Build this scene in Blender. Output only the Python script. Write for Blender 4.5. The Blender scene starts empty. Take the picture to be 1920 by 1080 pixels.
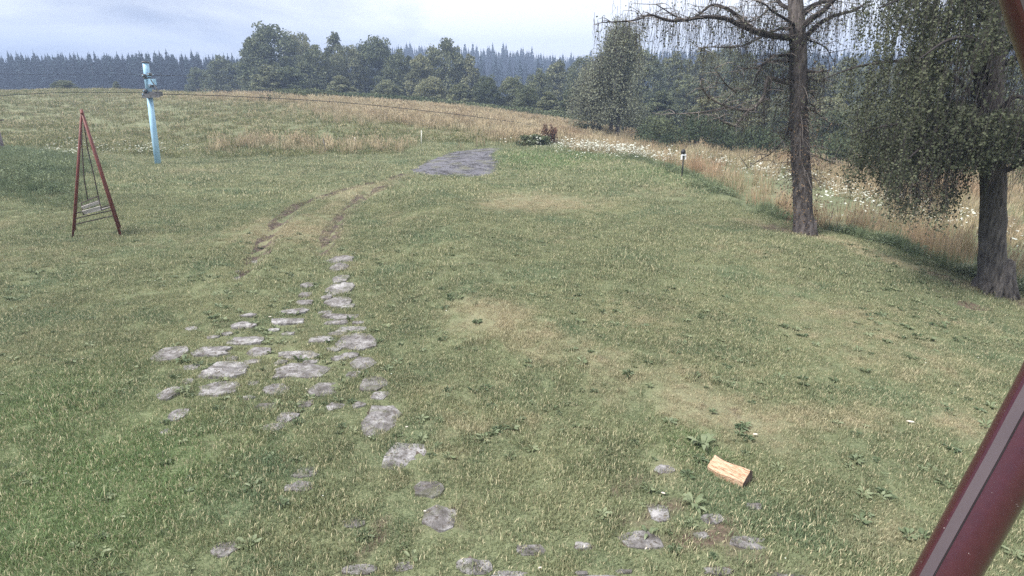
import bpy, math, random
import numpy as np
from mathutils import Vector, Matrix

# ------------------------------------------------------------------ camera, sky, sun, exposure
scene = bpy.context.scene
col = scene.collection
PITCH = math.radians(18.8); FPX = 1144.0; CAMZ = 3.2
cam_d = bpy.data.cameras.new('camera'); cam = bpy.data.objects.new('camera', cam_d); col.objects.link(cam)
cam.location = (0, 0, CAMZ); cam.rotation_euler = (math.pi / 2 - PITCH, 0, 0)
cam_d.sensor_width = 36.0; cam_d.lens = 36.0 * FPX / 1920.0
cam_d.clip_start = 0.05; cam_d.clip_end = 3000
scene.camera = cam
scene.view_settings.view_transform = 'Standard'
scene.view_settings.look = 'None'
scene.view_settings.gamma = 1.0
scene.view_settings.use_curve_mapping = False
scene.view_settings.exposure = 1.5
SUN_EL, SUN_AZ = math.radians(52), math.radians(-118)     # azimuth from +Y towards +X
sun_dir = Vector((math.sin(SUN_AZ) * math.cos(SUN_EL), math.cos(SUN_AZ) * math.cos(SUN_EL), math.sin(SUN_EL)))
sd = bpy.data.lights.new('sun', 'SUN'); sd.energy = 2.9; sd.angle = math.radians(14); sd.color = (1.0, 0.96, 0.90)
so = bpy.data.objects.new('sun', sd); so.rotation_euler = sun_dir.to_track_quat('Z', 'Y').to_euler(); so.location = (0, 0, 40)
col.objects.link(so)

world = bpy.data.worlds.new('World'); scene.world = world; world.use_nodes = True
nt = world.node_tree; nt.nodes.clear()
def N(t, ty, **kw):
    n = t.nodes.new(ty)
    for k, v in kw.items(): setattr(n, k, v)
    return n
wo = N(nt, 'ShaderNodeOutputWorld'); bg = N(nt, 'ShaderNodeBackground')
sky = N(nt, 'ShaderNodeTexSky', sky_type='NISHITA'); sky.sun_disc = False
sky.sun_elevation = SUN_EL; sky.sun_rotation = SUN_AZ; sky.air_density = 1.0; sky.dust_density = 1.5; sky.ozone_density = 1.5
tc = N(nt, 'ShaderNodeTexCoord')
mp = N(nt, 'ShaderNodeMapping'); mp.inputs['Scale'].default_value = (1.0, 1.0, 3.2); mp.inputs['Location'].default_value = (0.35, 0.0, 0.2)
nz = N(nt, 'ShaderNodeTexNoise'); nz.inputs['Scale'].default_value = 2.3; nz.inputs['Detail'].default_value = 9; nz.inputs['Roughness'].default_value = 0.55
nz.inputs['Distortion'].default_value = 0.4
# cloud deck is thinner to one side of the sky, thick on the other
dotn = N(nt, 'ShaderNodeVectorMath', operation='DOT_PRODUCT'); dotn.inputs[1].default_value = (0.60, 0.10, 0.0)
addn = N(nt, 'ShaderNodeMath', operation='ADD')
rmp = N(nt, 'ShaderNodeMapRange'); rmp.inputs['From Min'].default_value = 0.24; rmp.inputs['From Max'].default_value = 0.53
mix = N(nt, 'ShaderNodeMix', data_type='RGBA')
cl = N(nt, 'ShaderNodeRGB'); cl.outputs[0].default_value = (3.7, 3.75, 3.85, 1)
L = nt.links.new
skm = N(nt, 'ShaderNodeMix', data_type='RGBA'); skm.inputs['Factor'].default_value = 0.965; skm.inputs[7].default_value = (.86, .97, 1.30, 1)
L(tc.outputs['Generated'], mp.inputs[0]); L(mp.outputs[0], nz.inputs['Vector']); L(tc.outputs['Generated'], dotn.inputs[0])
L(nz.outputs['Fac'], addn.inputs[0]); L(dotn.outputs['Value'], addn.inputs[1]); L(addn.outputs[0], rmp.inputs['Value'])
L(rmp.outputs[0], mix.inputs['Factor']); L(sky.outputs[0], skm.inputs[6]); L(skm.outputs[2], mix.inputs[6]); L(cl.outputs[0], mix.inputs[7])
L(mix.outputs[2], bg.inputs['Color']); bg.inputs['Strength'].default_value = 0.15
L(bg.outputs[0], wo.inputs['Surface'])

# ------------------------------------------------------------------ geometry helpers
R = np.random.default_rng(7); random.seed(7)
cp, sp = math.cos(PITCH), math.sin(PITCH)
def ray(px, py):
    xc = (px - 960.0) / FPX; yc = (540.0 - py) / FPX
    return np.array([xc, yc * sp + cp, yc * cp - sp])
def at(px, py, D):                       # a point at forward distance D
    d = ray(px, py); return np.array([0, 0, CAMZ]) + d * (D / d[1])

# terrain: height field through surveyed points
ctrl = [(x, y, 0.0) for x in (-9, -4.5, 0, 4) for y in (-2, 3, 8, 13)] + [(8, -2, -.05), (7, 4, 0), (-6, 17, .0), (-2, 18, 0), (2, 18, 0), (-1, 24, .03), (3, 24, 0)]
ctrl += [(-11, 20, 0.15), (-14, 16, 0.45), (-13, 12, 0.2), (-17, 19, .7), (-20, 12, .4), (-30, -20, 0), (30, -20, -.6), (0, -30, 0)]
for a in [(0, 175, 62), (150, 170, 64), (300, 173, 64), (450, 180, 62), (600, 188, 60), (700, 195, 58), (800, 203, 56), (900, 212, 55), (1000, 226, 53), (1110, 243, 50),
          (296, 308, 25), (860, 330, 21.7), (870, 278, 29), (100, 230, 38), (300, 230, 38), (600, 240, 36), (800, 250, 35), (1000, 262, 33), (1100, 285, 28),
          (1240, 312, 22.5), (1480, 430, 14), (1700, 500, 10.9), (1900, 590, 9.0), (1600, 340, 24), (1500, 300, 32), (1350, 285, 40), (1180, 272, 40), (1900, 440, 16), (1700, 330, 30)]:
    ctrl.append(tuple(at(*a)))
ctrl += [(14, 10, -.9), (18, 18, -1.3), (25, 30, -1.7), (-75, 58, 2.2), (-60, 100, -1.5), (-120, 110, 0), (-30, 95, -2.5), (0, 85, -4.5), (30, 75, -5), (60, 60, -4), (100, 50, -3),
         (-150, 170, -1), (-80, 170, -2), (0, 160, -6), (80, 150, -6), (180, 120, -3), (0, 260, -4), (-200, 300, 2), (200, 250, 0),
         (-100, 420, 9), (20, 420, 4), (120, 420, 8), (260, 400, 13), (400, 350, 12), (-300, 400, 10), (0, 600, 14), (-700, 700, 15), (700, 700, 20), (-600, 0, 0), (600, 0, -4), (0, -600, 0)]
ctrl = np.array(ctrl, float)
CQ = 3.0
def _phi(d2): return np.sqrt(d2 + CQ * CQ)
_A = _phi(((ctrl[:, None, :2] - ctrl[None, :, :2]) ** 2).sum(-1))
_n = len(ctrl); _P = np.c_[np.ones(_n), ctrl[:, :2]]
_M = np.block([[_A + 0.02 * np.eye(_n) * -1, _P], [_P.T, np.zeros((3, 3))]])
_w = np.linalg.solve(_M, np.r_[ctrl[:, 2], 0, 0, 0])
def vnoise(x, y, s, seed=0):            # smooth value noise, 0..1
    x = np.asarray(x, float) * s + 1000.3 + seed * 17.7; y = np.asarray(y, float) * s + 1000.7 + seed * 9.1
    xi = np.floor(x).astype(int); yi = np.floor(y).astype(int); fx = x - xi; fy = y - yi
    fx = fx * fx * (3 - 2 * fx); fy = fy * fy * (3 - 2 * fy)
    def h(a, b):
        v = np.sin(a * 127.1 + b * 311.7 + seed * 74.7) * 43758.5453
        return v - np.floor(v)
    return (h(xi, yi) * (1 - fx) + h(xi + 1, yi) * fx) * (1 - fy) + (h(xi, yi + 1) * (1 - fx) + h(xi + 1, yi + 1) * fx) * fy
def zbase(x, y):
    x = np.atleast_1d(np.asarray(x, float)); y = np.atleast_1d(np.asarray(y, float))
    out = np.empty(x.shape)
    for i in range(0, len(x), 20000):
        xs, ys = x[i:i + 20000], y[i:i + 20000]
        d2 = (xs[:, None] - ctrl[None, :, 0]) ** 2 + (ys[:, None] - ctrl[None, :, 1]) ** 2
        out[i:i + 20000] = _phi(d2) @ _w[:_n] + _w[_n] + _w[_n + 1] * xs + _w[_n + 2] * ys
    return out
def seg_dist(x, y, pts):                 # distance to a polyline
    d = np.full(x.shape, 1e9)
    for (ax, ay), (bx, by) in zip(pts[:-1], pts[1:]):
        vx, vy = bx - ax, by - ay; l2 = vx * vx + vy * vy + 1e-9
        t = np.clip(((x - ax) * vx + (y - ay) * vy) / l2, 0, 1)
        d = np.minimum(d, np.hypot(x - ax - t * vx, y - ay - t * vy))
    return d
def spot0(px, py):                       # where the sight line meets the smooth ground
    d = ray(px, py); ts = np.geomspace(1.5, 700, 900)
    P = np.array([0, 0, CAMZ])[None] + ts[:, None] * d[None]
    s = P[:, 2] - zbase(P[:, 0], P[:, 1]); k = np.argmax(s < 0)
    if s[k] >= 0: k = len(ts) - 1
    a = s[k - 1] / (s[k - 1] - s[k] + 1e-12); return P[k - 1] * (1 - a) + P[k] * a
def poly(*pp): return [tuple(spot0(*p)[:2]) for p in pp]
RUT_A = poly((775, 322), (735, 335), (690, 345), (640, 357), (600, 370), (560, 388), (530, 412), (505, 440), (480, 480), (450, 520))
RUT_B = poly((765, 343), (725, 350), (690, 362), (662, 382), (640, 408), (622, 440), (605, 475))
DRIVE = poly((768, 318), (800, 300), (850, 284), (905, 277), (940, 276), (928, 290), (938, 305), (932, 326), (880, 331), (810, 331), (782, 326))
SHOULDER = poly((800, 360), (860, 450), (880, 560), (1010, 640), (1200, 710))
WORN = poly((870, 600), (1000, 660), (1130, 705), (1250, 760), (1400, 800))
VERGE = poly((1060, 282), (1150, 292), (1240, 318), (1340, 370), (1480, 424), (1600, 446), (1700, 482), (1800, 512), (1920, 548), (2150, 630))
def inpoly(x, y, pts):
    c = np.zeros(x.shape, bool); n = len(pts)
    for i in range(n):
        x1, y1 = pts[i]; x2, y2 = pts[(i + 1) % n]
        k = ((y1 > y) != (y2 > y)) & (x < (x2 - x1) * (y - y1) / (y2 - y1 + 1e-12) + x1); c ^= k
    return c
def smooth(a, b, v):
    t = np.clip((v - a) / (b - a), 0, 1); return t * t * (3 - 2 * t)
def vside(x, y):                         # signed: > 0 on the meadow side of the verge line
    vx = np.array([p[0] for p in VERGE]); vy = np.array([p[1] for p in VERGE])
    d = seg_dist(x, y, VERGE); o = np.argsort(vy)
    xe = np.interp(y, vy[o], vx[o]); return np.where(x > xe, d, -d)
def ground_z(x, y):
    x = np.atleast_1d(np.asarray(x, float)); y = np.atleast_1d(np.asarray(y, float))
    z = zbase(x, y); r = np.hypot(x, y)
    near = np.clip(1.2 - r / 60, 0, 1)
    z = z + near * (0.05 * (vnoise(x, y, .7, 1) - .5) + 0.03 * (vnoise(x, y, 2.3, 2) - .5) + .012 * (vnoise(x, y, 7, 3) - .5))
    z = z + (1 - near) * 1.0 * (vnoise(x, y, .03, 4) - .5) * smooth(60, 140, r)
    m = (r < 40)
    if m.any():
        xs, ys = x[m], y[m]
        a, b = seg_dist(xs, ys, RUT_A), seg_dist(xs, ys, RUT_B)
        z[m] += -.11 * np.exp(-(a / .17) ** 2) - .10 * np.exp(-(b / .17) ** 2) + .05 * np.exp(-((a - .4) / .2) ** 2) - .05 * inpoly(xs, ys, DRIVE)
        z[m] += .22 * np.exp(-((seg_dist(xs, ys, SHOULDER)) / .85) ** 2); v = vside(xs, ys); z[m] -= .25 * smooth(.2, 1.6, v) * (ys > 6)
    return z
def gz(x, y): return float(ground_z(x, y)[0])
def spot(px, py):
    d = ray(px, py); ts = np.geomspace(1.5, 700, 1200)
    P = np.array([0, 0, CAMZ])[None] + ts[:, None] * d[None]
    s = P[:, 2] - ground_z(P[:, 0], P[:, 1]); k = np.argmax(s < 0)
    if s[k] >= 0: k = len(ts) - 1
    a = s[k - 1] / (s[k - 1] - s[k] + 1e-12); p = P[k - 1] * (1 - a) + P[k] * a
    p[2] = gz(p[0], p[1]); return p

def tag(o, label=None, cat=None, group=None, kind=None):
    if label: o['label'] = label
    if cat: o['category'] = cat
    if group: o['group'] = group
    if kind: o['kind'] = kind
    return o
def empty(name, loc, rz=0):
    o = bpy.data.objects.new(name, None); o.location = loc; o.rotation_euler = (0, 0, rz); o.empty_display_size = .2
    col.objects.link(o); return o
def link(name, me, parent=None):
    o = bpy.data.objects.new(name, me); col.objects.link(o)
    if parent is not None: o.parent = parent
    return o
def copy_tree(o, parent=None):
    c = o.copy(); col.objects.link(c)
    if parent is not None: c.parent = parent
    for ch in list(o.children): copy_tree(ch, c)
    return c
class MB:
    def __init__(s): s.v = []; s.f = []; s.n = 0; s.m = []
    def add(s, v, f, mi=0):
        v = np.asarray(v, float).reshape(-1, 3); s.v.append(v)
        s.f += [tuple(int(i) + s.n for i in q) for q in f]; s.m += [mi] * len(f); s.n += len(v)
    def box(s, c, size, rot=None, mi=0):
        h = np.array(size) / 2
        v = np.array([[i, j, k] for i in (-1, 1) for j in (-1, 1) for k in (-1, 1)]) * h
        if rot is not None: v = v @ np.array(rot).T
        s.add(v + np.array(c), [(0, 1, 3, 2), (4, 6, 7, 5), (0, 4, 5, 1), (2, 3, 7, 6), (0, 2, 6, 4), (1, 5, 7, 3)], mi)
    def beam(s, a, b, w, h, mi=0, up=(0, 0, 1)):
        a, b = Vector(a), Vector(b); d = (b - a); l = d.length; d.normalize()
        x = d.cross(Vector(up)); x = x.normalized() if x.length > 1e-4 else Vector((1, 0, 0)); y = x.cross(d)
        Rm = np.array([[x[i], d[i], y[i]] for i in range(3)])
        s.box(np.array((a + b) / 2), (w, l, h), Rm, mi)
    def tube(s, pts, rad, seg=6, cap=True, mi=0, rough=0.0):
        pts = np.asarray(pts, float); n = len(pts)
        rad = np.full(n, rad) if np.isscalar(rad) else np.asarray(rad, float)
        t = np.gradient(pts, axis=0); t /= np.linalg.norm(t, axis=1)[:, None] + 1e-9
        ref = np.array([0, 0, 1.0]) if abs(t[0][2]) < .9 else np.array([1.0, 0, 0])
        V = []; a = np.arange(seg) * 2 * math.pi / seg
        x = np.cross(t[0], ref); x /= np.linalg.norm(x)
        for i in range(n):
            x = x - t[i] * (x @ t[i]); x /= np.linalg.norm(x) + 1e-9
            y = np.cross(t[i], x)
            rr = rad[i] * (1 + (R.uniform(-rough, rough, seg) if rough else 0))
            V.append(pts[i] + (np.cos(a) * rr)[:, None] * x + (np.sin(a) * rr)[:, None] * y)
        F = [(i * seg + k, i * seg + (k + 1) % seg, (i + 1) * seg + (k + 1) % seg, (i + 1) * seg + k) for i in range(n - 1) for k in range(seg)]
        if cap: F += [tuple(range(seg - 1, -1, -1)), tuple((n - 1) * seg + k for k in range(seg))]
        s.add(np.vstack(V), F, mi)
    def mesh(s, name, mats, smooth=False):
        me = bpy.data.meshes.new(name); me.from_pydata(np.vstack(s.v).tolist(), [], s.f)
        for m in (mats if isinstance(mats, (list, tuple)) else [mats]): me.materials.append(m)
        if any(s.m): me.polygons.foreach_set('material_index', s.m)
        if smooth: me.polygons.foreach_set('use_smooth', [True] * len(me.polygons))
        me.update(); return me
    def build(s, name, mats, parent=None, smooth=False): return link(name, s.mesh(name, mats, smooth), parent)
def fast_mesh(name, V, F, mat, attrs=None, smooth=False):   # F: (n,k) equal-sized faces
    V = np.ascontiguousarray(V, np.float32); F = np.ascontiguousarray(F, np.int32); k = F.shape[1]
    me = bpy.data.meshes.new(name); me.vertices.add(len(V)); me.vertices.foreach_set('co', V.ravel())
    me.loops.add(F.size); me.loops.foreach_set('vertex_index', F.ravel())
    me.polygons.add(len(F)); me.polygons.foreach_set('loop_start', np.arange(len(F), dtype=np.int32) * k)
    me.update(calc_edges=True)
    for nme, a in (attrs or {}).items():
        at_ = me.attributes.new(nme, 'FLOAT', 'POINT'); at_.data.foreach_set('value', np.ascontiguousarray(a, np.float32))
    if smooth: me.polygons.foreach_set('use_smooth', np.ones(len(F), bool))
    me.materials.append(mat); return me

# ------------------------------------------------------------------ materials
def newmat(name):
    m = bpy.data.materials.new(name); m.use_nodes = True; t = m.node_tree
    b = t.nodes['Principled BSDF']; b.inputs['Specular IOR Level'].default_value = 0.25; return m, t, b
def ramp(t, fac, stops):
    r = N(t, 'ShaderNodeValToRGB'); e = r.color_ramp.elements
    while len(e) < len(stops): e.new(0.5)
    for q, (p, c) in zip(e, stops): q.position = p; q.color = (*c, 1)
    if fac is not None: t.links.new(fac, r.inputs['Fac'])
    return r.outputs['Color']
def noise(t, scale, detail=4, rough=.55, vec=None, dist=0.0):
    n = N(t, 'ShaderNodeTexNoise'); n.inputs['Scale'].default_value = scale; n.inputs['Detail'].default_value = detail
    n.inputs['Roughness'].default_value = rough; n.inputs['Distortion'].default_value = dist
    if vec is not None: t.links.new(vec, n.inputs['Vector'])
    return n.outputs['Fac']
def pos(t): return N(t, 'ShaderNodeNewGeometry').outputs['Position']
def objco(t): return N(t, 'ShaderNodeTexCoord').outputs['Object']
def mixc(t, f, a, b, blend='MIX'):
    m = N(t, 'ShaderNodeMix', data_type='RGBA', blend_type=blend)
    for s, v in ((0, f), (6, a), (7, b)):
        if isinstance(v, (int, float)): m.inputs[s].default_value = v
        elif isinstance(v, tuple): m.inputs[s].default_value = (*v, 1)
        else: t.links.new(v, m.inputs[s])
    return m.outputs[2]
def math_(t, op, a, b=0.0, clamp=False):
    m = N(t, 'ShaderNodeMath', operation=op); m.use_clamp = clamp
    for s, v in ((0, a), (1, b)):
        if isinstance(v, (int, float)): m.inputs[s].default_value = v
        else: t.links.new(v, m.inputs[s])
    return m.outputs[0]
def rng_(t, v, a, b, c=0., d=1.):
    m = N(t, 'ShaderNodeMapRange'); t.links.new(v, m.inputs[0])
    for i, k in zip((1, 2, 3, 4), (a, b, c, d)): m.inputs[i].default_value = k
    return m.outputs[0]
def bump(t, b, h, s, dist=.02):
    n = N(t, 'ShaderNodeBump'); n.inputs['Strength'].default_value = s; n.inputs['Distance'].default_value = dist
    t.links.new(h, n.inputs['Height']); t.links.new(n.outputs[0], b.inputs['Normal'])
def simple(name, c1, c2, scale=8, rough=.7, bs=.3, bd=.01, metal=0, detail=5, spec=.25, stretch=None):
    m, t, b = newmat(name); v = objco(t)
    if stretch:
        mp_ = N(t, 'ShaderNodeMapping'); mp_.inputs['Scale'].default_value = stretch; t.links.new(v, mp_.inputs[0]); v = mp_.outputs[0]
    f = noise(t, scale, detail, .6, v)
    t.links.new(ramp(t, f, [(.32, c1), (.68, c2)]), b.inputs['Base Color'])
    b.inputs['Roughness'].default_value = rough; b.inputs['Metallic'].default_value = metal; b.inputs['Specular IOR Level'].default_value = spec
    if bs: bump(t, b, f, bs, bd)
    return m
def attr(t, name, typ='GEOMETRY'):
    a = N(t, 'ShaderNodeAttribute'); a.attribute_name = name; a.attribute_type = typ; return a.outputs['Fac']

GREEN_D, GREEN_M, GREEN_L = (.098, .117, .065), (.154, .173, .096), (.220, .230, .132)
DRY, DRY2, SOIL = (.36, .315, .21), (.25, .205, .14), (.095, .070, .052)
def turf_colour(t, dry, lush, blade=None):
    p = pos(t)
    big = noise(t, .35, 3, .5, p); mid = noise(t, 1.7, 4, .6, p); fine = noise(t, 9, 3, .6, p)
    f = math_(t, 'ADD', math_(t, 'MULTIPLY', big, .35), math_(t, 'ADD', math_(t, 'MULTIPLY', mid, .4), math_(t, 'MULTIPLY', fine, .25)))
    g = ramp(t, f, [(.38, GREEN_D), (.5, GREEN_M), (.62, GREEN_L)])
    g = mixc(t, math_(t, 'MULTIPLY', lush, .75), g, (.115, .180, .070))
    blue = rng_(t, noise(t, .8, 4, .55, p, .5), .53, .66, 0, .55)
    g = mixc(t, blue, g, (.075, .125, .070))
    dn = rng_(t, math_(t, 'ADD', math_(t, 'MULTIPLY', noise(t, 2.6, 5, .65, p), 1.0), math_(t, 'MULTIPLY', dry, .62)), .64, .98, 0, .85)
    tan = ramp(t, noise(t, 13, 3, .6, p), [(.35, DRY2), (.65, DRY)])
    return mixc(t, dn, g, tan), dn

# ground
mg, t, b = newmat('ground_turf')
dry, lush, soil = attr(t, 'dry'), attr(t, 'lush'), attr(t, 'soil')
c, dn = turf_colour(t, dry, lush)
p = pos(t)
th = ramp(t, noise(t, 60, 6, .8, p), [(.38, (.030, .036, .022)), (.47, (.10, .12, .065)), (.56, (.16, .175, .10)), (.66, (.30, .29, .20))])
c = mixc(t, .62, c, th)
sf = math_(t, 'MULTIPLY', rng_(t, math_(t, 'ADD', soil, math_(t, 'MULTIPLY', noise(t, 6, 4, .6, p), .5)), .62, .86), 1.0)
so_c = ramp(t, noise(t, 14, 5, .65, p), [(.35, (.06, .045, .035)), (.65, (.16, .125, .095))])
c = mixc(t, sf, c, so_c)
t.links.new(c, b.inputs['Base Color']); b.inputs['Roughness'].default_value = .95; b.inputs['Specular IOR Level'].default_value = .1
hgt = math_(t, 'ADD', noise(t, 11, 5, .7, p), math_(t, 'MULTIPLY', noise(t, 2, 4, .6, p), 1.5))
bump(t, b, hgt, .7, .05)

def blade_mat(name, kind, rough=.6):
    m, t, b = newmat(name)
    tint = attr(t, 'tint'); up = attr(t, 'up')
    dry = attr(t, 'dry', 'INSTANCER'); lush = attr(t, 'lush', 'INSTANCER')
    if kind == 'lawn':
        c, dn = turf_colour(t, dry, lush)
        c = mixc(t, rng_(t, tint, .83, .87), c, (.37, .34, .22))
        c = mixc(t, rng_(t, tint, 0, .5, .45, 0), c, (.05, .08, .038))
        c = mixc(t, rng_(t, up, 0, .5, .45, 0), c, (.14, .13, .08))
        c = mixc(t, 1.0, c, (1.56, 1.54, 1.56), 'MULTIPLY')
    elif kind == 'meadow':
        gr = ramp(t, noise(t, .9, 4, .6, pos(t)), [(.35, (.11, .135, .055)), (.65, (.21, .22, .10))])
        tn = ramp(t, noise(t, .6, 4, .6, pos(t)), [(.35, (.38, .30, .20)), (.5, (.46, .38, .25)), (.65, (.52, .46, .31))])
        df = rng_(t, math_(t, 'ADD', tint, dry), .75, 1.1)
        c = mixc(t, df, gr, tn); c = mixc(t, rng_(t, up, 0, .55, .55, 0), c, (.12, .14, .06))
        c = mixc(t, rng_(t, attr(t, 'rust', 'INSTANCER'), 0, 1, 0, .75), c, (.40, .26, .17))
    elif kind == 'weed':
        c = ramp(t, tint, [(0, (.10, .13, .07)), (.5, (.17, .205, .11)), (1, (.27, .30, .18))])
        c = mixc(t, rng_(t, noise(t, 1.2, 3, .5, pos(t)), .4, .7, 0, .5), c, (.06, .11, .06))
    t.links.new(c, b.inputs['Base Color']); b.inputs['Roughness'].default_value = rough; b.inputs['Specular IOR Level'].default_value = .3
    tr = N(t, 'ShaderNodeBsdfTranslucent'); ms = N(t, 'ShaderNodeMixShader'); ms.inputs[0].default_value = .25
    t.links.new(c, tr.inputs[0]); t.links.new(b.outputs[0], ms.inputs[1]); t.links.new(tr.outputs[0], ms.inputs[2])
    t.links.new(ms.outputs[0], t.nodes['Material Output'].inputs[0]); return m
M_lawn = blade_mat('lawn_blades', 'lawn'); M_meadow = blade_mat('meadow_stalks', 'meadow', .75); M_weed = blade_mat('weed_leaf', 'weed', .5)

def leaf_mat(name, a, b_, c_, tr_=.22, scale=.9, dead=0.0):
    m, t, b = newmat(name)
    oi = N(t, 'ShaderNodeObjectInfo'); tint = attr(t, 'tint')
    c = ramp(t, tint, [(0, a), (.5, b_), (1, c_)])
    big = noise(t, scale, 3, .5, pos(t))
    c = mixc(t, rng_(t, big, .35, .7, 0, .45), c, c_)
    hs = N(t, 'ShaderNodeHueSaturation'); t.links.new(c, hs.inputs['Color'])
    t.links.new(rng_(t, oi.outputs['Random'], 0, 1, .475, .525), hs.inputs['Hue'])
    t.links.new(rng_(t, oi.outputs['Random'], 0, 1, 1.25, .78), hs.inputs['Value']); c = hs.outputs[0]
    if dead: c = mixc(t, rng_(t, tint, 1 - dead, 1 - dead + .02), c, (.24, .15, .08))
    t.links.new(c, b.inputs['Base Color']); b.inputs['Roughness'].default_value = .75; b.inputs['Specular IOR Level'].default_value = .1
    tr = N(t, 'ShaderNodeBsdfTranslucent'); ms = N(t, 'ShaderNodeMixShader'); ms.inputs[0].default_value = tr_
    t.links.new(c, tr.inputs[0]); t.links.new(b.outputs[0], ms.inputs[1]); t.links.new(tr.outputs[0], ms.inputs[2])
    t.links.new(ms.outputs[0], t.nodes['Material Output'].inputs[0]); return m
M_leaf = leaf_mat('broadleaf', (.048, .064, .040), (.12, .138, .080), (.24, .255, .15), .30, .25)
M_birch = leaf_mat('birch_leaf', (.036, .045, .030), (.072, .084, .052), (.15, .162, .105), .30, .6)
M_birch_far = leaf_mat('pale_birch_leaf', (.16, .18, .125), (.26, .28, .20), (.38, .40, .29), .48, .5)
M_spruce = leaf_mat('spruce_needles', (.012, .024, .030), (.022, .038, .046), (.040, .058, .066), .05, .1)
M_shrub = leaf_mat('shrub_leaf', (.034, .05, .034), (.07, .09, .05), (.14, .165, .09), .2, .8)
M_rust = leaf_mat('withered_leaf', (.10, .065, .045), (.17, .11, .075), (.24, .17, .11), .1, 2)
M_bark = simple('dark_bark', (.040, .035, .034), (.19, .17, .155), 7, .95, .9, .03, stretch=(3, 3, .6))
M_bark2 = simple('grey_bark', (.034, .029, .030), (.20, .175, .165), 5, .95, .8, .03, stretch=(3, 3, .8))
M_twig = simple('twig', (.022, .019, .020), (.060, .052, .050), 5, .9, 0)
M_dead_lit = simple('bleached_lit_twig', (.08, .07, .065), (.24, .21, .19), 9, .9, 0)  # tone of the dead shoots; also carries the light on the low limbs
M_stone = None
def stone_mat():
    m, t, b = newmat('lichen_stone'); p = pos(t)
    c = ramp(t, noise(t, 7, 8, .72, p), [(.36, (.075, .070, .066)), (.48, (.20, .19, .19)), (.62, (.40, .39, .39))])
    c = mixc(t, rng_(t, noise(t, 26, 4, .6, p), .55, .66), c, (.09, .075, .06))
    oi_ = N(t, 'ShaderNodeObjectInfo'); c = mixc(t, rng_(t, oi_.outputs['Random'], .3, 1, 0, .45), c, (.09, .078, .070))
    c = mixc(t, rng_(t, noise(t, 3, 3, .6, p, 1), .56, .68, 0, .55), c, (.12, .13, .07))
    t.links.new(c, b.inputs['Base Color']); b.inputs['Roughness'].default_value = .9
    bump(t, b, noise(t, 18, 8, .75, p), 1.0, .03); return m
M_stone = stone_mat()
def gravel_mat():
    m, t, b = newmat('broken_asphalt'); p = pos(t)
    mp_ = N(t, 'ShaderNodeMapping'); mp_.inputs['Scale'].default_value = (.8, 1.3, 1); mp_.inputs['Rotation'].default_value = (0, 0, .25); t.links.new(p, mp_.inputs[0])
    c = ramp(t, noise(t, 22, 6, .75, p), [(.36, (.045, .044, .050)), (.5, (.112, .110, .127)), (.64, (.225, .22, .24))])
    cr = noise(t, 1.1, 6, .6, mp_.outputs[0], .6)
    ab = math_(t, 'ABSOLUTE', math_(t, 'SUBTRACT', cr, .5))
    c = mixc(t, rng_(t, ab, 0, .03, .95, 0), c, (.03, .028, .026))
    c = mixc(t, rng_(t, noise(t, 1.3, 4, .6, p), .52, .68, 0, .7), c, (.15, .15, .10))
    t.links.new(c, b.inputs['Base Color']); b.inputs['Roughness'].default_value = .9
    bump(t, b, math_(t, 'ADD', noise(t, 30, 4, .7, p), rng_(t, ab, 0, .03, -2, 0)), .8, .02); return m
M_gravel = gravel_mat()
M_soil = simple('bare_soil', (.040, .031, .026), (.13, .10, .08), 14, .95, .6, .02)

# ------------------------------------------------------------------ ground
def warp(n, lo, hi, c, k):
    u = np.linspace(math.asinh((lo - c) / k), math.asinh((hi - c) / k), n); return c + k * np.sinh(u)
gx = warp(500, -620, 620, 0, 7.5); gy = warp(540, -300, 800, 11, 7.5)
X, Y = np.meshgrid(gx, gy); xf, yf = X.ravel(), Y.ravel(); zf = ground_z(xf, yf)
def blob(x, y, px, py, rx, ry=None, rot=0):
    cx, cy = spot0(px, py)[:2]; ry = ry or rx; dx, dy = x - cx, y - cy
    ca, sa = math.cos(rot), math.sin(rot); u = (dx * ca + dy * sa) / rx; v = (-dx * sa + dy * ca) / ry
    return np.exp(-(u * u + v * v))
MIDTRACK = [((a[0] + b_[0]) / 2, (a[1] + b_[1]) / 2) for a, b_ in zip(RUT_A[:7], RUT_B)]
CRESTLINE = poly((0, 178), (450, 184), (700, 200), (900, 218), (1100, 248))
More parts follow.
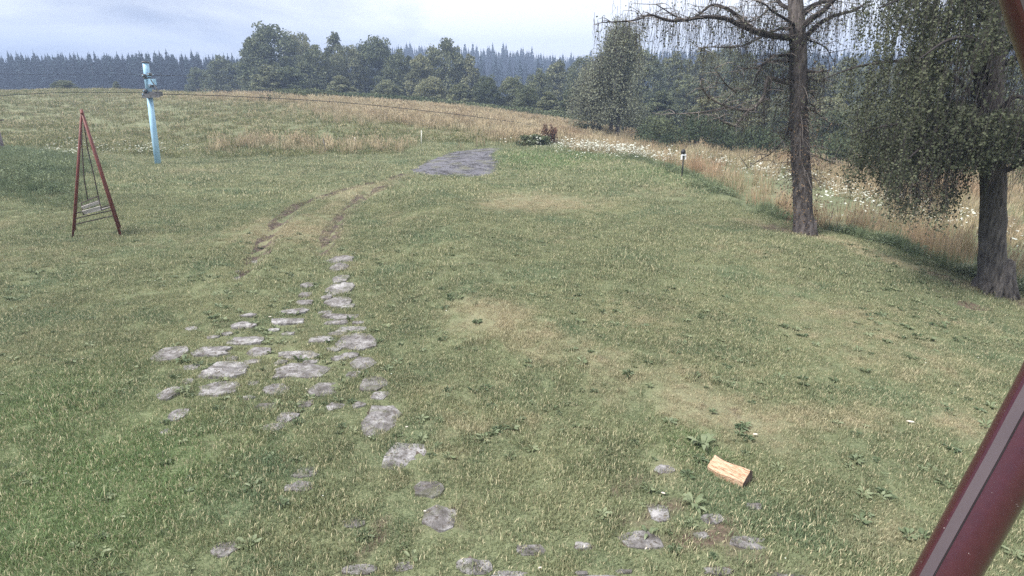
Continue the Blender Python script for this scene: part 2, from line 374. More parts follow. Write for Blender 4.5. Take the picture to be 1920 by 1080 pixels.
def masks(x, y):
    d = np.zeros(x.shape); lu = np.zeros(x.shape); s = np.zeros(x.shape)
    a, b_ = seg_dist(x, y, RUT_A), seg_dist(x, y, RUT_B); wr = seg_dist(x, y, WORN); v = vside(x, y); r = np.hypot(x, y)
    d += .60 * np.exp(-(wr / .5) ** 2) + .25 * np.exp(-(a / .5) ** 2) + .25 * np.exp(-(b_ / .5) ** 2) + .36 * np.exp(-(seg_dist(x, y, MIDTRACK) / .45) ** 2)
    s += .75 * np.exp(-((a + .02) / .13) ** 2) * (vnoise(x, y, 1.1, 9) * .8 + .35) + .8 * np.exp(-(b_ / .12) ** 2) * (vnoise(x, y, .9, 8) * .8 + .35) + .35 * np.exp(-(wr / .3) ** 2) * vnoise(x, y, 3, 5)
    for px, py, rx, ry, k in ((980, 378, 1.5, 1.6, .75), (1080, 385, 1.3, 1.2, .35), (1200, 600, .9, .8, .45), (1560, 780, .8, .35, .6), (1800, 800, .5, .4, .5),
                              (1000, 800, .5, .3, .3), (1340, 790, .35, .2, .6), (1250, 880, .16, .2, .9), (1400, 470, 1.5, 1, .35), (950, 610, .5, .5, .45),
                              (1860, 680, 1, .6, .3), (520, 430, 1.2, 1.2, .3), (420, 320, 2, 1.2, .25), (1760, 600, 1.2, .5, .35), (1330, 700, .6, .5, .3)):
        d += k * blob(x, y, px, py, rx, ry)
    band = np.exp(-((v + .7) / .35) ** 2) * (y < 15) * (y > 7)
    d += .75 * band; s += .42 * band * (vnoise(x, y, 2, 6) + .2)
    for px, py, k in ((100, 980, 1.2), (60, 760, 1.), (1300, 830, .35), (250, 880, .8), (1100, 300, 3.0), (1000, 300, 2.0), (1290, 320, 2)):
        lu += .8 * blob(x, y, px, py, k, k)
    # worn soil among the old paving
    for px, py, k, q in ((560, 700, 1.0, .30), (430, 690, .8, .25), (860, 960, .5, .25), (1260, 990, .6, .3), (760, 840, .4, .25), (640, 560, .7, .22), (170, 440, .6, .5), (900, 1060, 1.2, .25)):
        s += q * blob(x, y, px, py, k, k * .8)
    s += .42 * smooth(.68, .82, vnoise(x, y, 1.9, 61) * .7 + vnoise(x, y, 6, 62) * .3) * (r < 16)
    d += (.28 + .10 * smooth(-2, 5, x)) * smooth(.5, .85, vnoise(x, y, .55, 63)) * (r < 26)
    tr = [(6.2, 13.6), (7.6, 9.1)]
    for tx, ty in tr: s += .5 * np.exp(-(np.hypot(x - tx, y - ty) / .6) ** 2)
    # far field: tan towards its crest
    cr = seg_dist(x, y, CRESTLINE); field = smooth(27, 36, y) * (x < 12)
    d += field * (.22 + .6 * np.exp(-(cr / 4.0) ** 2) * smooth(-38, -22, x) + .35 * smooth(-18, 2, x))
    d += .3 * smooth(0, 3, v) * (y > 6) + .22 * smooth(1, 6, -9 - x) * smooth(20, 26, y)
    return np.clip(d, 0, 1.2), np.clip(lu, 0, 1), np.clip(s, 0, 1)
dm, lm, sm = masks(xf, yf)
ny, nx = X.shape; idx = np.arange(nx * ny).reshape(ny, nx)
F = np.stack([idx[:-1, :-1], idx[:-1, 1:], idx[1:, 1:], idx[1:, :-1]], -1).reshape(-1, 4)
g = link('ground', fast_mesh('ground', np.c_[xf, yf, zf], F, mg, {'dry': dm, 'lush': lm, 'soil': sm}, True))
tag(g, 'lawn and meadow ground rising to a low crest', kind='structure')

# broken asphalt end of the driveway: real sheet with an edge
def drive():
    pts = np.array(DRIVE); c = pts.mean(0); P = []; n = 90
    seg = np.r_[pts, pts[:1]]; L_ = np.r_[0, np.cumsum(np.hypot(*np.diff(seg, axis=0).T))]
    s = np.linspace(0, L_[-1], n, endpoint=False); bx = np.interp(s, L_, seg[:, 0]); by = np.interp(s, L_, seg[:, 1])
    w = 1 + .05 * (vnoise(bx, by, 2.2, 3) - .5) + R.uniform(-.012, .012, n)
    rings = np.linspace(0, 1, 16)[1:]; V = [[c[0], c[1], gz(*c) + .03]]; F = []
    for r_ in rings:
        xx = c[0] + (bx - c[0]) * w * r_; yy = c[1] + (by - c[1]) * w * r_
        zz = ground_z(xx, yy) + .035 + .07 * (1 - r_ ** 2) + .05 * (vnoise(xx, yy, .9, 2) - .5)
        if r_ == rings[-1]: zz -= .05
        V += np.c_[xx, yy, zz].tolist()
    F += [(0, 1 + k, 1 + (k + 1) % n) for k in range(n)]
    for q in range(len(rings) - 1):
        a, b_ = 1 + q * n, 1 + (q + 1) * n
        F += [(a + k, b_ + k, b_ + (k + 1) % n, a + (k + 1) % n) for k in range(n)]
    m = MB(); m.add(V, F); o = m.build('driveway', M_gravel, smooth=True)
    tag(o, 'grey broken asphalt end of the driveway between lawn and field', kind='structure')
drive()

def rut(line, wid, label, brk):
    P = np.array(line); S = np.r_[0, np.cumsum(np.hypot(*np.diff(P, axis=0).T))]; n = int(S[-1] / .12); s_ = np.linspace(0, S[-1], n); x = np.interp(s_, S, P[:, 0]); y = np.interp(s_, S, P[:, 1])
    x += .10 * (vnoise(s_, s_ * 0, 1.3, 3) - .5); y += .10 * (vnoise(s_, s_ * 0, 1.1, 4) - .5); tx, ty = np.gradient(x), np.gradient(y); l_ = np.hypot(tx, ty); tx /= l_; ty /= l_
    w = wid * np.clip((vnoise(s_, s_ * 0, 1.2, 5) * .8 + vnoise(s_, s_ * 0, 5, 6) * .5 - brk) * 3.0, 0.0, 1.3) * np.minimum(1, np.minimum(s_, (S[-1] - s_) * .45) / .6); m = MB()
    cols = [(-1, 0), (-.5, .008), (0, .012), (.5, .008), (1, 0)]; V = []
    for k, (o, dz) in enumerate(cols): xx, yy = x - ty * w * o, y + tx * w * o; V.append(np.c_[xx, yy, ground_z(xx, yy) + .003 + dz + R.uniform(-.004, .004, n)])
    V = np.stack(V, 1).reshape(-1, 3); F_ = [(i * 5 + k, (i + 1) * 5 + k, (i + 1) * 5 + k + 1, i * 5 + k + 1) for i in range(n - 1) for k in range(4)]; m.add(V, F_); tag(m.build('wheel_rut', M_soil, smooth=True), label, kind='structure')
rut(RUT_A, .16, 'long bare earth wheel rut curving from the driveway', .0); rut(RUT_B, .17, 'shorter bare earth wheel rut nearer the house', .0)

# ------------------------------------------------------------------ paving stones
stones = []
for cx, cy, w, h in ((1200, 85, 130, 30), (1185, 130, 90, 30), (710, 103, 80, 20), (615, 155, 40, 20), (605, 195, 80, 30), (1200, 195, 80, 32), (1010, 228, 70, 26), (1190, 255, 150, 48), (1000, 285, 60, 20),
                     (1185, 325, 140, 50), (1000, 325, 90, 24), (935, 375, 150, 34), (900, 430, 180, 34), (1195, 405, 190, 26), (1180, 436, 130, 20), (650, 455, 120, 30), (680, 397, 90, 18), (360, 470, 60, 18),
                     (1250, 475, 160, 28), (670, 540, 190, 44), (1080, 535, 130, 34), (1290, 550, 210, 80), (235, 615, 150, 84), (475, 600, 200, 56), (735, 605, 130, 44), (965, 620, 220, 36),
                     (550, 705, 240, 90), (980, 712, 290, 70), (1330, 665, 130, 64), (515, 812, 220, 78), (835, 812, 140, 62), (1110, 812, 170, 76), (1385, 780, 140, 84), (240, 835, 120, 74),
                     (780, 915, 130, 40), (1000, 895, 80, 38), (1165, 910, 90, 38), (280, 955, 90, 62), (895, 970, 110, 48), (1420, 985, 190, 165), (820, 1025, 110, 38), (220, 1050, 60, 30)):
    stones.append((240 + cx / 3, 460 + cy / 3, w / 3, h / 3, 0))
for cx, cy, w, h in ((275, 175, 190, 110), (370, 315, 120, 64), (425, 437, 140, 100), (55, 460, 90, 44), (265, 650, 80, 34), (80, 662, 160, 44)):
    stones.append((640 + cx / 2.286, 780 + cy / 2.286, w / 2.286, h / 2.286, 0))
stones += [(422, 1030, 50, 26, 0), (572, 886, 44, 18, 0), (560, 914, 50, 18, 0)]
for cx, cy, w, h in ((810, 577, 130, 58), (1035, 560, 80, 38), (570, 645, 165, 84), (1285, 532, 195, 96), (1360, 415, 100, 96), (1590, 440, 110, 54), (1770, 390, 70, 38), (1540, 515, 70, 30),
                     (1735, 545, 170, 64), (1385, 230, 90, 44), (1620, 665, 80, 34), (1210, 668, 80, 28), (1030, 678, 60, 22)):
    stones.append((640 + cx / 2.286, 780 + cy / 2.286, w / 2.286, h / 2.286, 1))
stones += [(1345, 1072, 60, 20, 1), (960, 1082, 90, 24, 1), (1120, 1090, 90, 24, 1), (1480, 1085, 70, 24, 1)]
for cx, cy, w, h in ((1120, 300, 60, 16), (1240, 345, 70, 18), (1235, 222, 60, 16), (1160, 232, 50, 14), (1110, 380, 70, 16), (1290, 440, 60, 16), (1180, 500, 90, 20), (1250, 625, 90, 24), (1160, 590, 80, 20), (1270, 730, 80, 28), (1420, 850, 90, 34),
                     (1300, 900, 70, 30), (1190, 640, 80, 22), (860, 660, 70, 20), (700, 660, 90, 22), (590, 640, 60, 18), (360, 690, 90, 24), (330, 770, 70, 26), (700, 780, 70, 24), (900, 500, 70, 16), (820, 480, 60, 14), (560, 500, 60, 16), (480, 520, 60, 16), (1030, 660, 80, 18), (680, 860, 60, 22)):
    stones.append((240 + cx / 3, 460 + cy / 3, w / 3, h / 3, 0))
STONE_XY = []
def soil_pad(name, which, label):
    m = MB()
    for (x, y, rx, ry, k) in which:
        n = 14; a = np.arange(n) * 2 * math.pi / n; q = R.uniform(1.10, 1.38, n)
        px_, py_ = x + np.cos(a) * rx * q, y + np.sin(a) * ry * q
        m.add(np.c_[np.r_[x, px_], np.r_[y, py_], np.r_[gz(x, y) + .001, ground_z(px_, py_) - .003]], [(0, 1 + i, 1 + (i + 1) % n) for i in range(n)])
    o = m.build(name, M_soil, smooth=True); return tag(o, label, kind='structure')
info = []
for (px, py, w, h, grp) in stones:
    c0 = spot(px, py); l, r_ = spot(px - w / 2, py), spot(px + w / 2, py); u, d = spot(px, py - h / 2), spot(px, py + h / 2)
    rx = abs(r_[0] - l[0]) / 2; ry = min(abs(u[1] - d[1]) / 2, rx * 1.5); info.append((c0[0], c0[1], rx, ry, grp)); STONE_XY.append((c0[0], c0[1], rx, ry))
paths = [soil_pad('stone_path', [i for i in info if i[4] == 0], 'trodden soil bed of the old stone path sunk in the lawn'),
         soil_pad('stone_paving', [i for i in info if i[4] == 1], 'trodden soil bed of the sunken paving nearest the house')]
for (x, y, rx, ry, grp) in info:
    n = 11; a = (np.arange(n) + R.uniform(-.38, .38, n)) * 2 * math.pi / n; q = (np.abs(np.cos(a)) ** 4 + np.abs(np.sin(a)) ** 4) ** -.16 * R.uniform(.82, 1.08, n); q[R.integers(0, n)] *= .78; rx *= 1.16; ry *= 1.16; rx *= 1 - .12 * grp; ry *= 1 - .25 * grp
    V = []; z0 = gz(x, y); top = R.uniform(.008, .020) + .022 * float(np.clip((y - 5) / 5, 0, 1)); ry *= 1 + .15 * float(np.clip((y - 6) / 4, 0, 1)); tx, ty = R.uniform(-.05, .05, 2)
    for f_, dz in ((1.03, -.05), (.97, top * .85), (.55, top)):
        V += [[x + math.cos(ai) * rx * qi * f_, y + math.sin(ai) * ry * qi * f_, z0 + dz + (tx * math.cos(ai) * rx + ty * math.sin(ai) * ry) * (dz > 0) + (R.uniform(-.008, .006) if dz > 0 else 0)] for ai, qi in zip(a, q)]
    V.append([x + R.uniform(-.2, .2) * rx, y, z0 + top + R.uniform(-.006, .008)])
    V = np.array(V) - [x, y, z0]
    F_ = [(k * n + i, k * n + (i + 1) % n, (k + 1) * n + (i + 1) % n, (k + 1) * n + i) for k in (0, 1) for i in range(n)] + [(2 * n + i, 2 * n + (i + 1) % n, 3 * n) for i in range(n)]
    m = MB(); m.add(V, F_); o = m.build('paving_stone', M_stone, paths[grp], smooth=False); o.location = (x, y, z0)

# ------------------------------------------------------------------ grass and herbs (stuff, instanced tufts)
def ray_tiles():
    pass
def blades_mesh(name, mat, n, rad, h, w, lean=.5, seed_heads=0, hvar=.4, tint_lo=0, round_=True, folds=2):
    V, F, tint, up = [], [], [], []; k = 0
    for i in range(n):
        a = R.uniform(0, 6.283); r_ = rad * (math.sqrt(R.uniform()) if round_ else R.uniform())
        bx, by = r_ * math.cos(a), r_ * math.sin(a)
        hh = h * R.uniform(1 - hvar, 1 + hvar); ww = w * R.uniform(.7, 1.3); la = R.uniform(0, 6.283); ll = hh * R.uniform(.1, 1) * lean
        fa = R.uniform(0, 6.283); fx, fy = math.cos(fa) * ww / 2, math.sin(fa) * ww / 2; lx, ly = math.cos(la) * ll, math.sin(la) * ll
        tt = R.uniform(tint_lo, 1)
        V += [(bx - fx, by - fy, -.01), (bx + fx, by + fy, -.01), (bx + lx * .35 + fx * .8, by + ly * .35 + fy * .8, hh * .6), (bx + lx * .35 - fx * .8, by + ly * .35 - fy * .8, hh * .6), (bx + lx, by + ly, hh), (bx + lx, by + ly, hh)]
        F += [(k, k + 1, k + 2, k + 3), (k + 3, k + 2, k + 4, k + 5)]; tint += [tt] * 6; up += [0, 0, .6, .6, 1, 1]; k += 6
        if seed_heads and R.uniform() < seed_heads:
            s_ = ww * 2.0; l2 = hh * R.uniform(.15, .28)
            V += [(bx + lx - s_ / 2, by + ly, hh - l2), (bx + lx, by + ly - s_ / 2, hh - l2 * .4), (bx + lx + s_ / 2, by + ly, hh - l2 * .5), (bx + lx, by + ly, hh + l2 * .35)]
            F += [(k, k + 1, k + 2, k + 3)]; tint += [min(1, tt + .5)] * 4; up += [1] * 4; k += 4
    return fast_mesh(name, np.array(V), np.array(F), mat, {'tint': tint, 'up': up})
def leaves_mesh(name, mat, n, rad, h, ll, lw, flat=.5):
    V, F, tint = [], [], []; k = 0
    for i in range(n):
        a = R.uniform(0, 6.283); r_ = rad * math.sqrt(R.uniform()); c_ = np.array([r_ * math.cos(a), r_ * math.sin(a), h * R.uniform(.1, 1)])
        d = np.array([math.cos(a + R.uniform(-.8, .8)), math.sin(a + R.uniform(-.8, .8)), R.uniform(-.3, .6) * flat]); d /= np.linalg.norm(d)
        s_ = np.cross(d, [0, 0, 1]); s_ /= np.linalg.norm(s_); l_ = ll * R.uniform(.6, 1.3); w_ = lw * R.uniform(.7, 1.2); dz = np.array([0, 0, .25 * l_])
        V += [c_, c_ + d * l_ * .5 + s_ * w_ / 2 + dz * .6, c_ + d * l_, c_ + d * l_ * .5 - s_ * w_ / 2 + dz * .6]; F += [(k, k + 1, k + 2, k + 3)]; tint += [R.uniform()] * 4; k += 4
    return fast_mesh(name, np.array(V), np.array(F), mat, {'tint': tint, 'up': np.ones(len(tint))})
def rosette(name, mat):
    V, F, tint = [], [], []; k = 0; n = int(R.integers(6, 10)); t0 = R.uniform()
    for i in range(n):
        a = i * 6.283 / n + R.uniform(-.3, .3); l_ = R.uniform(.05, .095); w_ = R.uniform(.016, .034); d = np.array([math.cos(a), math.sin(a), 0]); s_ = np.array([-d[1], d[0], 0])
        z1, z2 = R.uniform(.02, .04), R.uniform(.005, .045)
        V += [d * .005, d * l_ * .35 + s_ * w_ * .35 + [0, 0, z1], d * l_ * .75 + s_ * w_ * .5 + [0, 0, z1], d * l_ + [0, 0, z2], d * l_ * .75 - s_ * w_ * .5 + [0, 0, z1 * .9], d * l_ * .35 - s_ * w_ * .35 + [0, 0, z1 * .9]]
        F += [(k, k + 1, k + 2, k + 3), (k, k + 3, k + 4, k + 5)]; tint += [min(1, max(0, t0 + R.uniform(-.25, .25)))] * 6; k += 6
    return fast_mesh(name, np.array(V), np.array(F), mat, {'tint': tint, 'up': np.ones(len(tint))})
def scatter(name, label, cat, variants, P, scl, dry=None, lush=None, rust=None, kind='stuff', tilt=.12, sink=0):
    """one object whose geometry nodes set a tuft on every point"""
    cl_ = bpy.data.collections.new(name + '_tufts')
    for i, me in enumerate(variants): cl_.objects.link(bpy.data.objects.new(name + '_tuft', me))
    me = bpy.data.meshes.new(name); n = len(P); me.vertices.add(n); me.vertices.foreach_set('co', np.ascontiguousarray(P, np.float32).ravel())
    def fa(nm, v, ty='FLOAT'):
        a = me.attributes.new(nm, ty, 'POINT')
        a.data.foreach_set('vector' if ty == 'FLOAT_VECTOR' else 'value', np.ascontiguousarray(v, np.float32 if ty != 'INT' else np.int32).ravel())
    z = np.zeros(n)
    fa('scl', scl if np.ndim(scl) else np.full(n, scl)); fa('rot', np.c_[R.normal(0, tilt, n), R.normal(0, tilt, n), R.uniform(0, 6.283, n)], 'FLOAT_VECTOR')
    fa('vi', R.integers(0, len(variants), n), 'INT'); fa('dry', z if dry is None else dry); fa('lush', z if lush is None else lush); fa('rust', z if rust is None else rust)
    o = link(name, me); tag(o, label, cat, kind=kind)
    ng = bpy.data.node_groups.new(name + '_scatter', 'GeometryNodeTree')
    ng.interface.new_socket('Geometry', in_out='INPUT', socket_type='NodeSocketGeometry'); ng.interface.new_socket('Geometry', in_out='OUTPUT', socket_type='NodeSocketGeometry')
    gi, go = N(ng, 'NodeGroupInput'), N(ng, 'NodeGroupOutput'); iop = N(ng, 'GeometryNodeInstanceOnPoints'); ci = N(ng, 'GeometryNodeCollectionInfo')
    ci.inputs[0].default_value = cl_; ci.inputs['Separate Children'].default_value = True; iop.inputs['Pick Instance'].default_value = True
    def na(nm, ty):
        q = N(ng, 'GeometryNodeInputNamedAttribute', data_type=ty); q.inputs['Name'].default_value = nm; return q.outputs[0]
    e2r = N(ng, 'FunctionNodeEulerToRotation'); k = ng.links.new
    k(na('rot', 'FLOAT_VECTOR'), e2r.inputs[0]); k(e2r.outputs[0], iop.inputs['Rotation']); k(na('scl', 'FLOAT'), iop.inputs['Scale']); k(na('vi', 'INT'), iop.inputs['Instance Index'])
    mtp = N(ng, 'GeometryNodeMeshToPoints'); k(gi.outputs[0], mtp.inputs[0]); k(mtp.outputs[0], iop.inputs['Points']); k(ci.outputs[0], iop.inputs['Instance']); k(iop.outputs[0], go.inputs[0])
    md = o.modifiers.new('scatter', 'NODES'); md.node_group = ng; return o
def sample(n, y0, y1, half=1.0, extra=2.0, power=1.0):   # points over the ground in the widening strip ahead
    y = (R.uniform(y0 ** (1 + power), y1 ** (1 + power), n)) ** (1 / (1 + power)); x = R.uniform(-1, 1, n) * (y * half + extra); return x, y
def off_stones(x, y, k=.86):
    k = k + R.uniform(0, .22, x.shape)
    ok = ~inpoly(x, y, DRIVE) | ((seg_dist(x, y, DRIVE + DRIVE[:1]) < .05 + .55 * vnoise(x, y, 1.7, 91) ** 2) & (R.uniform(size=x.shape) < .8))
    for sx, sy, rx, ry in STONE_XY: ok &= ((x - sx) / (rx * k)) ** 2 + ((y - sy) / (ry * k)) ** 2 > 1
    return ok
def pts(x, y): return np.c_[x, y, ground_z(x, y)]

# mown lawn, finer tufts near the house
def lawn(name, y0, y1, n, rad, nb, h, w, label, half=.98, v_=5):
    x, y = sample(n, y0, y1, half, 1.2); d, l_, s = masks(x, y); v = vside(x, y)
    keep = off_stones(x, y) & (seg_dist(x, y, RUT_A) > R.uniform(.07, .19, n)) & (seg_dist(x, y, RUT_B) > R.uniform(.07, .19, n)) & (R.uniform(size=n) > s * 1.0) & ((v < .15) | (y < 6.5))
    x, y, d, l_ = x[keep], y[keep], d[keep], l_[keep]
    sc = (.6 + .55 * vnoise(x, y, 1.3, 11) + .25 * vnoise(x, y, 5, 12)) * (1 + .35 * l_) * (1 - .3 * np.clip(d, 0, 1))
    tiles = [blades_mesh(name, M_lawn, nb, rad, h, w, .9) for _ in range(v_)]
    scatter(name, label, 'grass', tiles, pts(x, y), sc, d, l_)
lawn('lawn_grass', 2.6, 9.0, 19000, .11, 70, .027, .0048, 'short mown lawn grass in the foreground')
lawn('lawn_grass', 9.0, 17, 24000, .17, 55, .036, .0068, 'short mown lawn grass in the middle of the yard')
lawn('lawn_grass', 17, 33, 25000, .30, 50, .05, .012, 'short mown grass round the driveway end')
x, y = sample(1700, 2.6, 22, .98, 1.0); tn_ = vnoise(x, y, 1.1, 71) * .6 + vnoise(x, y, 4, 72) * .4; k = off_stones(x, y) & (tn_ > .56) & (vside(x, y) < -.2); x, y = x[k], y[k]; d, l_, s = masks(x, y)
scatter('coarse_grass', 'scattered taller coarse grass tufts standing out of the mown lawn', 'grass', [blades_mesh('coarse_tuft', M_lawn, 26, .05, .075, .0055, 1.1) for _ in range(5)], pts(x, y), R.uniform(.5, 1.3, len(x)), d * .4, l_)
# weeds in the lawn
x, y = sample(2300, 2.6, 13, .98, 1.0); wn = vnoise(x, y, .8, 21) * .6 + vnoise(x, y, 2.5, 22) * .4 + .22 * np.exp(-((x + 3) / 3) ** 2)
k = off_stones(x, y) & (wn > .52) & (vside(x, y) < -.3); x, y = x[k], y[k]
scatter('broadleaf_weeds', 'low plantain and clover leaves growing through the lawn', 'weeds', [rosette('weed_rosette', M_weed) for _ in range(6)], pts(x, y), R.uniform(.5, 1.15, len(x)))
# white clover heads and petals
M_white = simple('white_petal', (.38, .40, .34), (.62, .64, .57), 20, .7, 0)
def dots(name, n, r_, zr, rad, mat=None):
    V, F = [], []; k = 0
    for i in range(n):
        a, q = R.uniform(0, 6.283), rad * math.sqrt(R.uniform()); c_ = np.array([q * math.cos(a), q * math.sin(a), R.uniform(*zr)]); s_ = r_ * R.uniform(.6, 1.2)
        b_ = 6.283 * np.arange(6) / 6; V += [tuple(c_ + [math.cos(z) * s_, math.sin(z) * s_, R.uniform(-.2, .2) * s_]) for z in b_]; F.append([k, k + 1, k + 2, k + 3]); F.append([k, k + 3, k + 4, k + 5]); k += 6
    return fast_mesh(name, np.array(V), np.array(F), mat or M_white, {'tint': np.ones(len(V))})
x, y = sample(200, 3, 18, .95, .5); k = off_stones(x, y) & (vside(x, y) < -.3); x, y = x[k], y[k]
scatter('clover_flowers', 'scattered white clover heads in the lawn', 'flowers', [dots('clover_head', 1, .008, (.04, .06), .02) for _ in range(3)], pts(x, y), R.uniform(.5, 1.2, len(x)))

# field grass on the slope
x, y = sample(27000, 27, 66, 1.05, 4, .6); d, l_, s = masks(x, y); v = vside(x, y)
cr = seg_dist(x, y, CRESTLINE); k = ~inpoly(x, y, DRIVE) & (v < 1) & ((y > 31) | (x < -5) | (x > 6)) & (R.uniform(size=len(x)) < .35 + .65 * vnoise(x, y, .25, 31))
x, y, d = x[k], y[k], d[k]
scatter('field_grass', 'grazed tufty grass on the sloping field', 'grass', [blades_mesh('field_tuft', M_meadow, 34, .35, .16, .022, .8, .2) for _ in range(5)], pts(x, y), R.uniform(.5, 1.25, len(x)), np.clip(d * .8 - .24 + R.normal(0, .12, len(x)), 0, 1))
# tall dry strips: near the crest, along the fence of the field
def strip(n, line, spread, name, label, h, rust=0, half=None):
    L_ = np.array(line); s = R.integers(0, len(L_) - 1, n); t_ = R.uniform(size=n)[:, None]
    p_ = L_[s] * (1 - t_) + L_[s + 1] * t_ + R.normal(0, spread, (n, 2)); return p_[:, 0], p_[:, 1]
xs, ys = [], []
for ln, n, spd in ((poly((430, 184), (560, 190), (700, 199), (800, 208)), 1500, 1.3), (poly((800, 208), (900, 218), (1000, 232), (1100, 246)), 2200, 1.8), (poly((700, 215), (830, 228), (950, 240), (1060, 252)), 2600, 2.2), (poly((430, 272), (520, 274), (620, 278), (740, 282)), 120, .9),
                   (poly((960, 262), (1050, 262), (1130, 268)), 900, 1.2), (poly((640, 205), (740, 216), (860, 230)), 700, 2)):
    a, b_ = strip(n, ln, spd, '', '', 0); xs.append(a); ys.append(b_)
x, y = np.concatenate(xs), np.concatenate(ys)
k = ~inpoly(x, y, DRIVE); x, y = x[k], y[k]
tall = [blades_mesh('dry_tuft', M_meadow, 26, .28, .42, .020, .35, .6) for _ in range(5)]
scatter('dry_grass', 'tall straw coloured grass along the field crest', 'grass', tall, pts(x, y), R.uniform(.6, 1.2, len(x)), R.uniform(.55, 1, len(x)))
# rusty meadow grass to the right of the lawn
n = 9000; x = R.uniform(2, 34, n); y = R.uniform(7, 48, n); v = vside(x, y)
k = (v > .9) & (x < y * 1.05 + 4) & (R.uniform(size=n) < .45 + .55 * vnoise(x, y, .35, 41)) & ~((v > 3.0) & (v < 5.5) & (vnoise(x, y, .4, 42) > .42) & (y > 12)); x, y, v = x[k], y[k], v[k]
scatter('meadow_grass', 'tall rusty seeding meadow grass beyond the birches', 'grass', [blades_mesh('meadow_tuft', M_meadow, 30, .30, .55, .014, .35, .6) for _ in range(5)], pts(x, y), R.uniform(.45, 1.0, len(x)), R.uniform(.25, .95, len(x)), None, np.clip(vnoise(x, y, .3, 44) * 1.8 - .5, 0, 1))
# low herbs along the verge and the nettle bank on the left
n = 1900; L_ = np.array(VERGE); s = R.integers(1, len(L_) - 1, n); t_ = R.uniform(size=n)[:, None]; p_ = L_[s] * (1 - t_) + L_[s + 1] * t_ + R.normal(0, .38, (n, 2)) + [.55, .1]
x, y = p_[:, 0], p_[:, 1]; k = (vside(x, y) > -.1) & (R.uniform(size=n) < 1.7 * vnoise(x, y, .7, 51) - .45); x, y = x[k], y[k]
herb = [leaves_mesh('herb_clump', M_weed, 32, .26, .20, .12, .045, .8) for _ in range(3)] + [blades_mesh('herb_grass', M_weed, 50, .25, .28, .010, .6) for _ in range(3)]
scatter('verge_herbs', 'leafy nettles and herbs along the lawn edge', 'herbs', herb, pts(x, y), R.uniform(.3, .95, len(x)))
n = 5200; x = R.uniform(-27, -8.5, n); y = R.uniform(14.5, 26, n); q = (-x - 9.2) + (y - 15.0) * .05; edge = np.minimum(np.minimum(y - 14.6, 27 - y) * .8, -x - .66 * y + 1.2 * vnoise(x, y, .8, 7) - .6); cov = (edge > 0) & (R.uniform(size=n) < .3 + edge); esc = np.clip(.35 + edge * .35, .3, 1)
x, y, esc = x[cov], y[cov], esc[cov]
herb2 = [leaves_mesh('nettle_clump', M_weed, 60, .26, .30, .10, .035, .9) for _ in range(4)] + [blades_mesh('nettle_grass', M_weed, 60, .25, .32, .010, .5) for _ in range(4)]
scatter('bank_herbs', 'rough green weeds covering the bank on the left', 'herbs', herb2, pts(x, y), R.uniform(.5, 1.1, len(x)) * esc)
# white umbels
um = [dots('umbel', 6, .040, (.35, .62), .35) for _ in range(4)]
def umbels(n, line, spread, label, sc=(.5, 1.1)):
    x, y = strip(n, line, spread, '', '', 0); scatter('white_wildflowers', label, 'flowers', um, pts(x, y), R.uniform(*sc, len(x)))
umbels(300, poly((1060, 284), (1110, 286), (1170, 292), (1240, 302)), .9, 'white flowers massed at the top of the lawn by the bend')
x_ = poly((1300, 300), (1400, 322), (1480, 338), (1600, 372), (1700, 400), (1820, 440))
umbels(330, [(a + 1.0, b_ + 1.2) for a, b_ in x_], 1.5, 'white band of yarrow in the meadow behind the birches', (.5, 1.0))
umbels(40, poly((150, 290), (260, 291), (330, 293)), .7, 'white flowers sprinkled behind the swing')
umbels(14, poly((10, 300), (100, 290), (190, 300)), 1.2, 'white flowers dotting the weedy bank')

# ------------------------------------------------------------------ trees
def leaf_cloud(C, size, aspect=.8, droop=0.0, tri=False, tint=None):
    n = len(C); d = R.normal(size=(n, 3)); d[:, 2] -= droop; d /= np.linalg.norm(d, axis=1)[:, None]
    e = R.normal(size=(n, 3)); e -= d * (d * e).sum(1)[:, None]; e /= np.linalg.norm(e, axis=1)[:, None]
    s = (size * R.uniform(.6, 1.3, n))[:, None]
    V = np.stack([C - d * s * .5, C + e * s * aspect * .5 - d * s * .05, C + d * s * .5, C - e * s * aspect * .5 - d * s * .05], 1).reshape(-1, 3)
    F = np.arange(n * 4).reshape(n, 4); tt = np.repeat(R.uniform(size=n) if tint is None else tint, 4); return V, F, tt
def crown_broad(seed, H, W, nclump, per, leaf, z0=.12, conic=0.0, mat=None):
    global R
    R = np.random.default_rng(seed); C, T = [], []; cents = []; lob = R.normal(size=(7, 3)); lob /= np.linalg.norm(lob, axis=1)[:, None]; la = R.uniform(-.18, .16, 7)
    for i in range(nclump):
        u = R.normal(size=3); u /= np.linalg.norm(u); bulge = 1 + sum(la[q] * max(0, u @ lob[q]) ** 4 for q in range(7)) + R.uniform(-.07, .05)
        u = u * bulge * (R.uniform(.80, 1.0) if i % 4 else R.uniform(.3, .8)); zz = (u[2] + 1) / 2; wid = 1 - conic * max(0, zz - .1) ** 1.5
        c_ = np.array([u[0] * W * .46 * wid, u[1] * W * .46 * wid, H * (z0 + (1 - z0) * zz * .93)]); rad = W * R.uniform(.055, .105)
        cents.append(c_); m = int(per * R.uniform(.6, 1.4)); dd = R.normal(size=(m, 3)); dd /= np.linalg.norm(dd, axis=1)[:, None]; dd[:, 2] = np.where((dd[:, 2] < 0) & (R.uniform(size=m) < .5), -dd[:, 2], dd[:, 2])
        C.append(c_ + dd * rad * (R.uniform(.3, 1.15, m) ** .6)[:, None] * [1.15, 1.15, .95]); T.append(np.clip(R.uniform(.0, .55) + R.uniform(0, .45, m), 0, 1))
    C = np.vstack(C); T = np.concatenate(T); V, F, tt = leaf_cloud(C, leaf, .8, tint=T)
    return fast_mesh('crown', V, F, mat or M_leaf, {'tint': tt}), cents
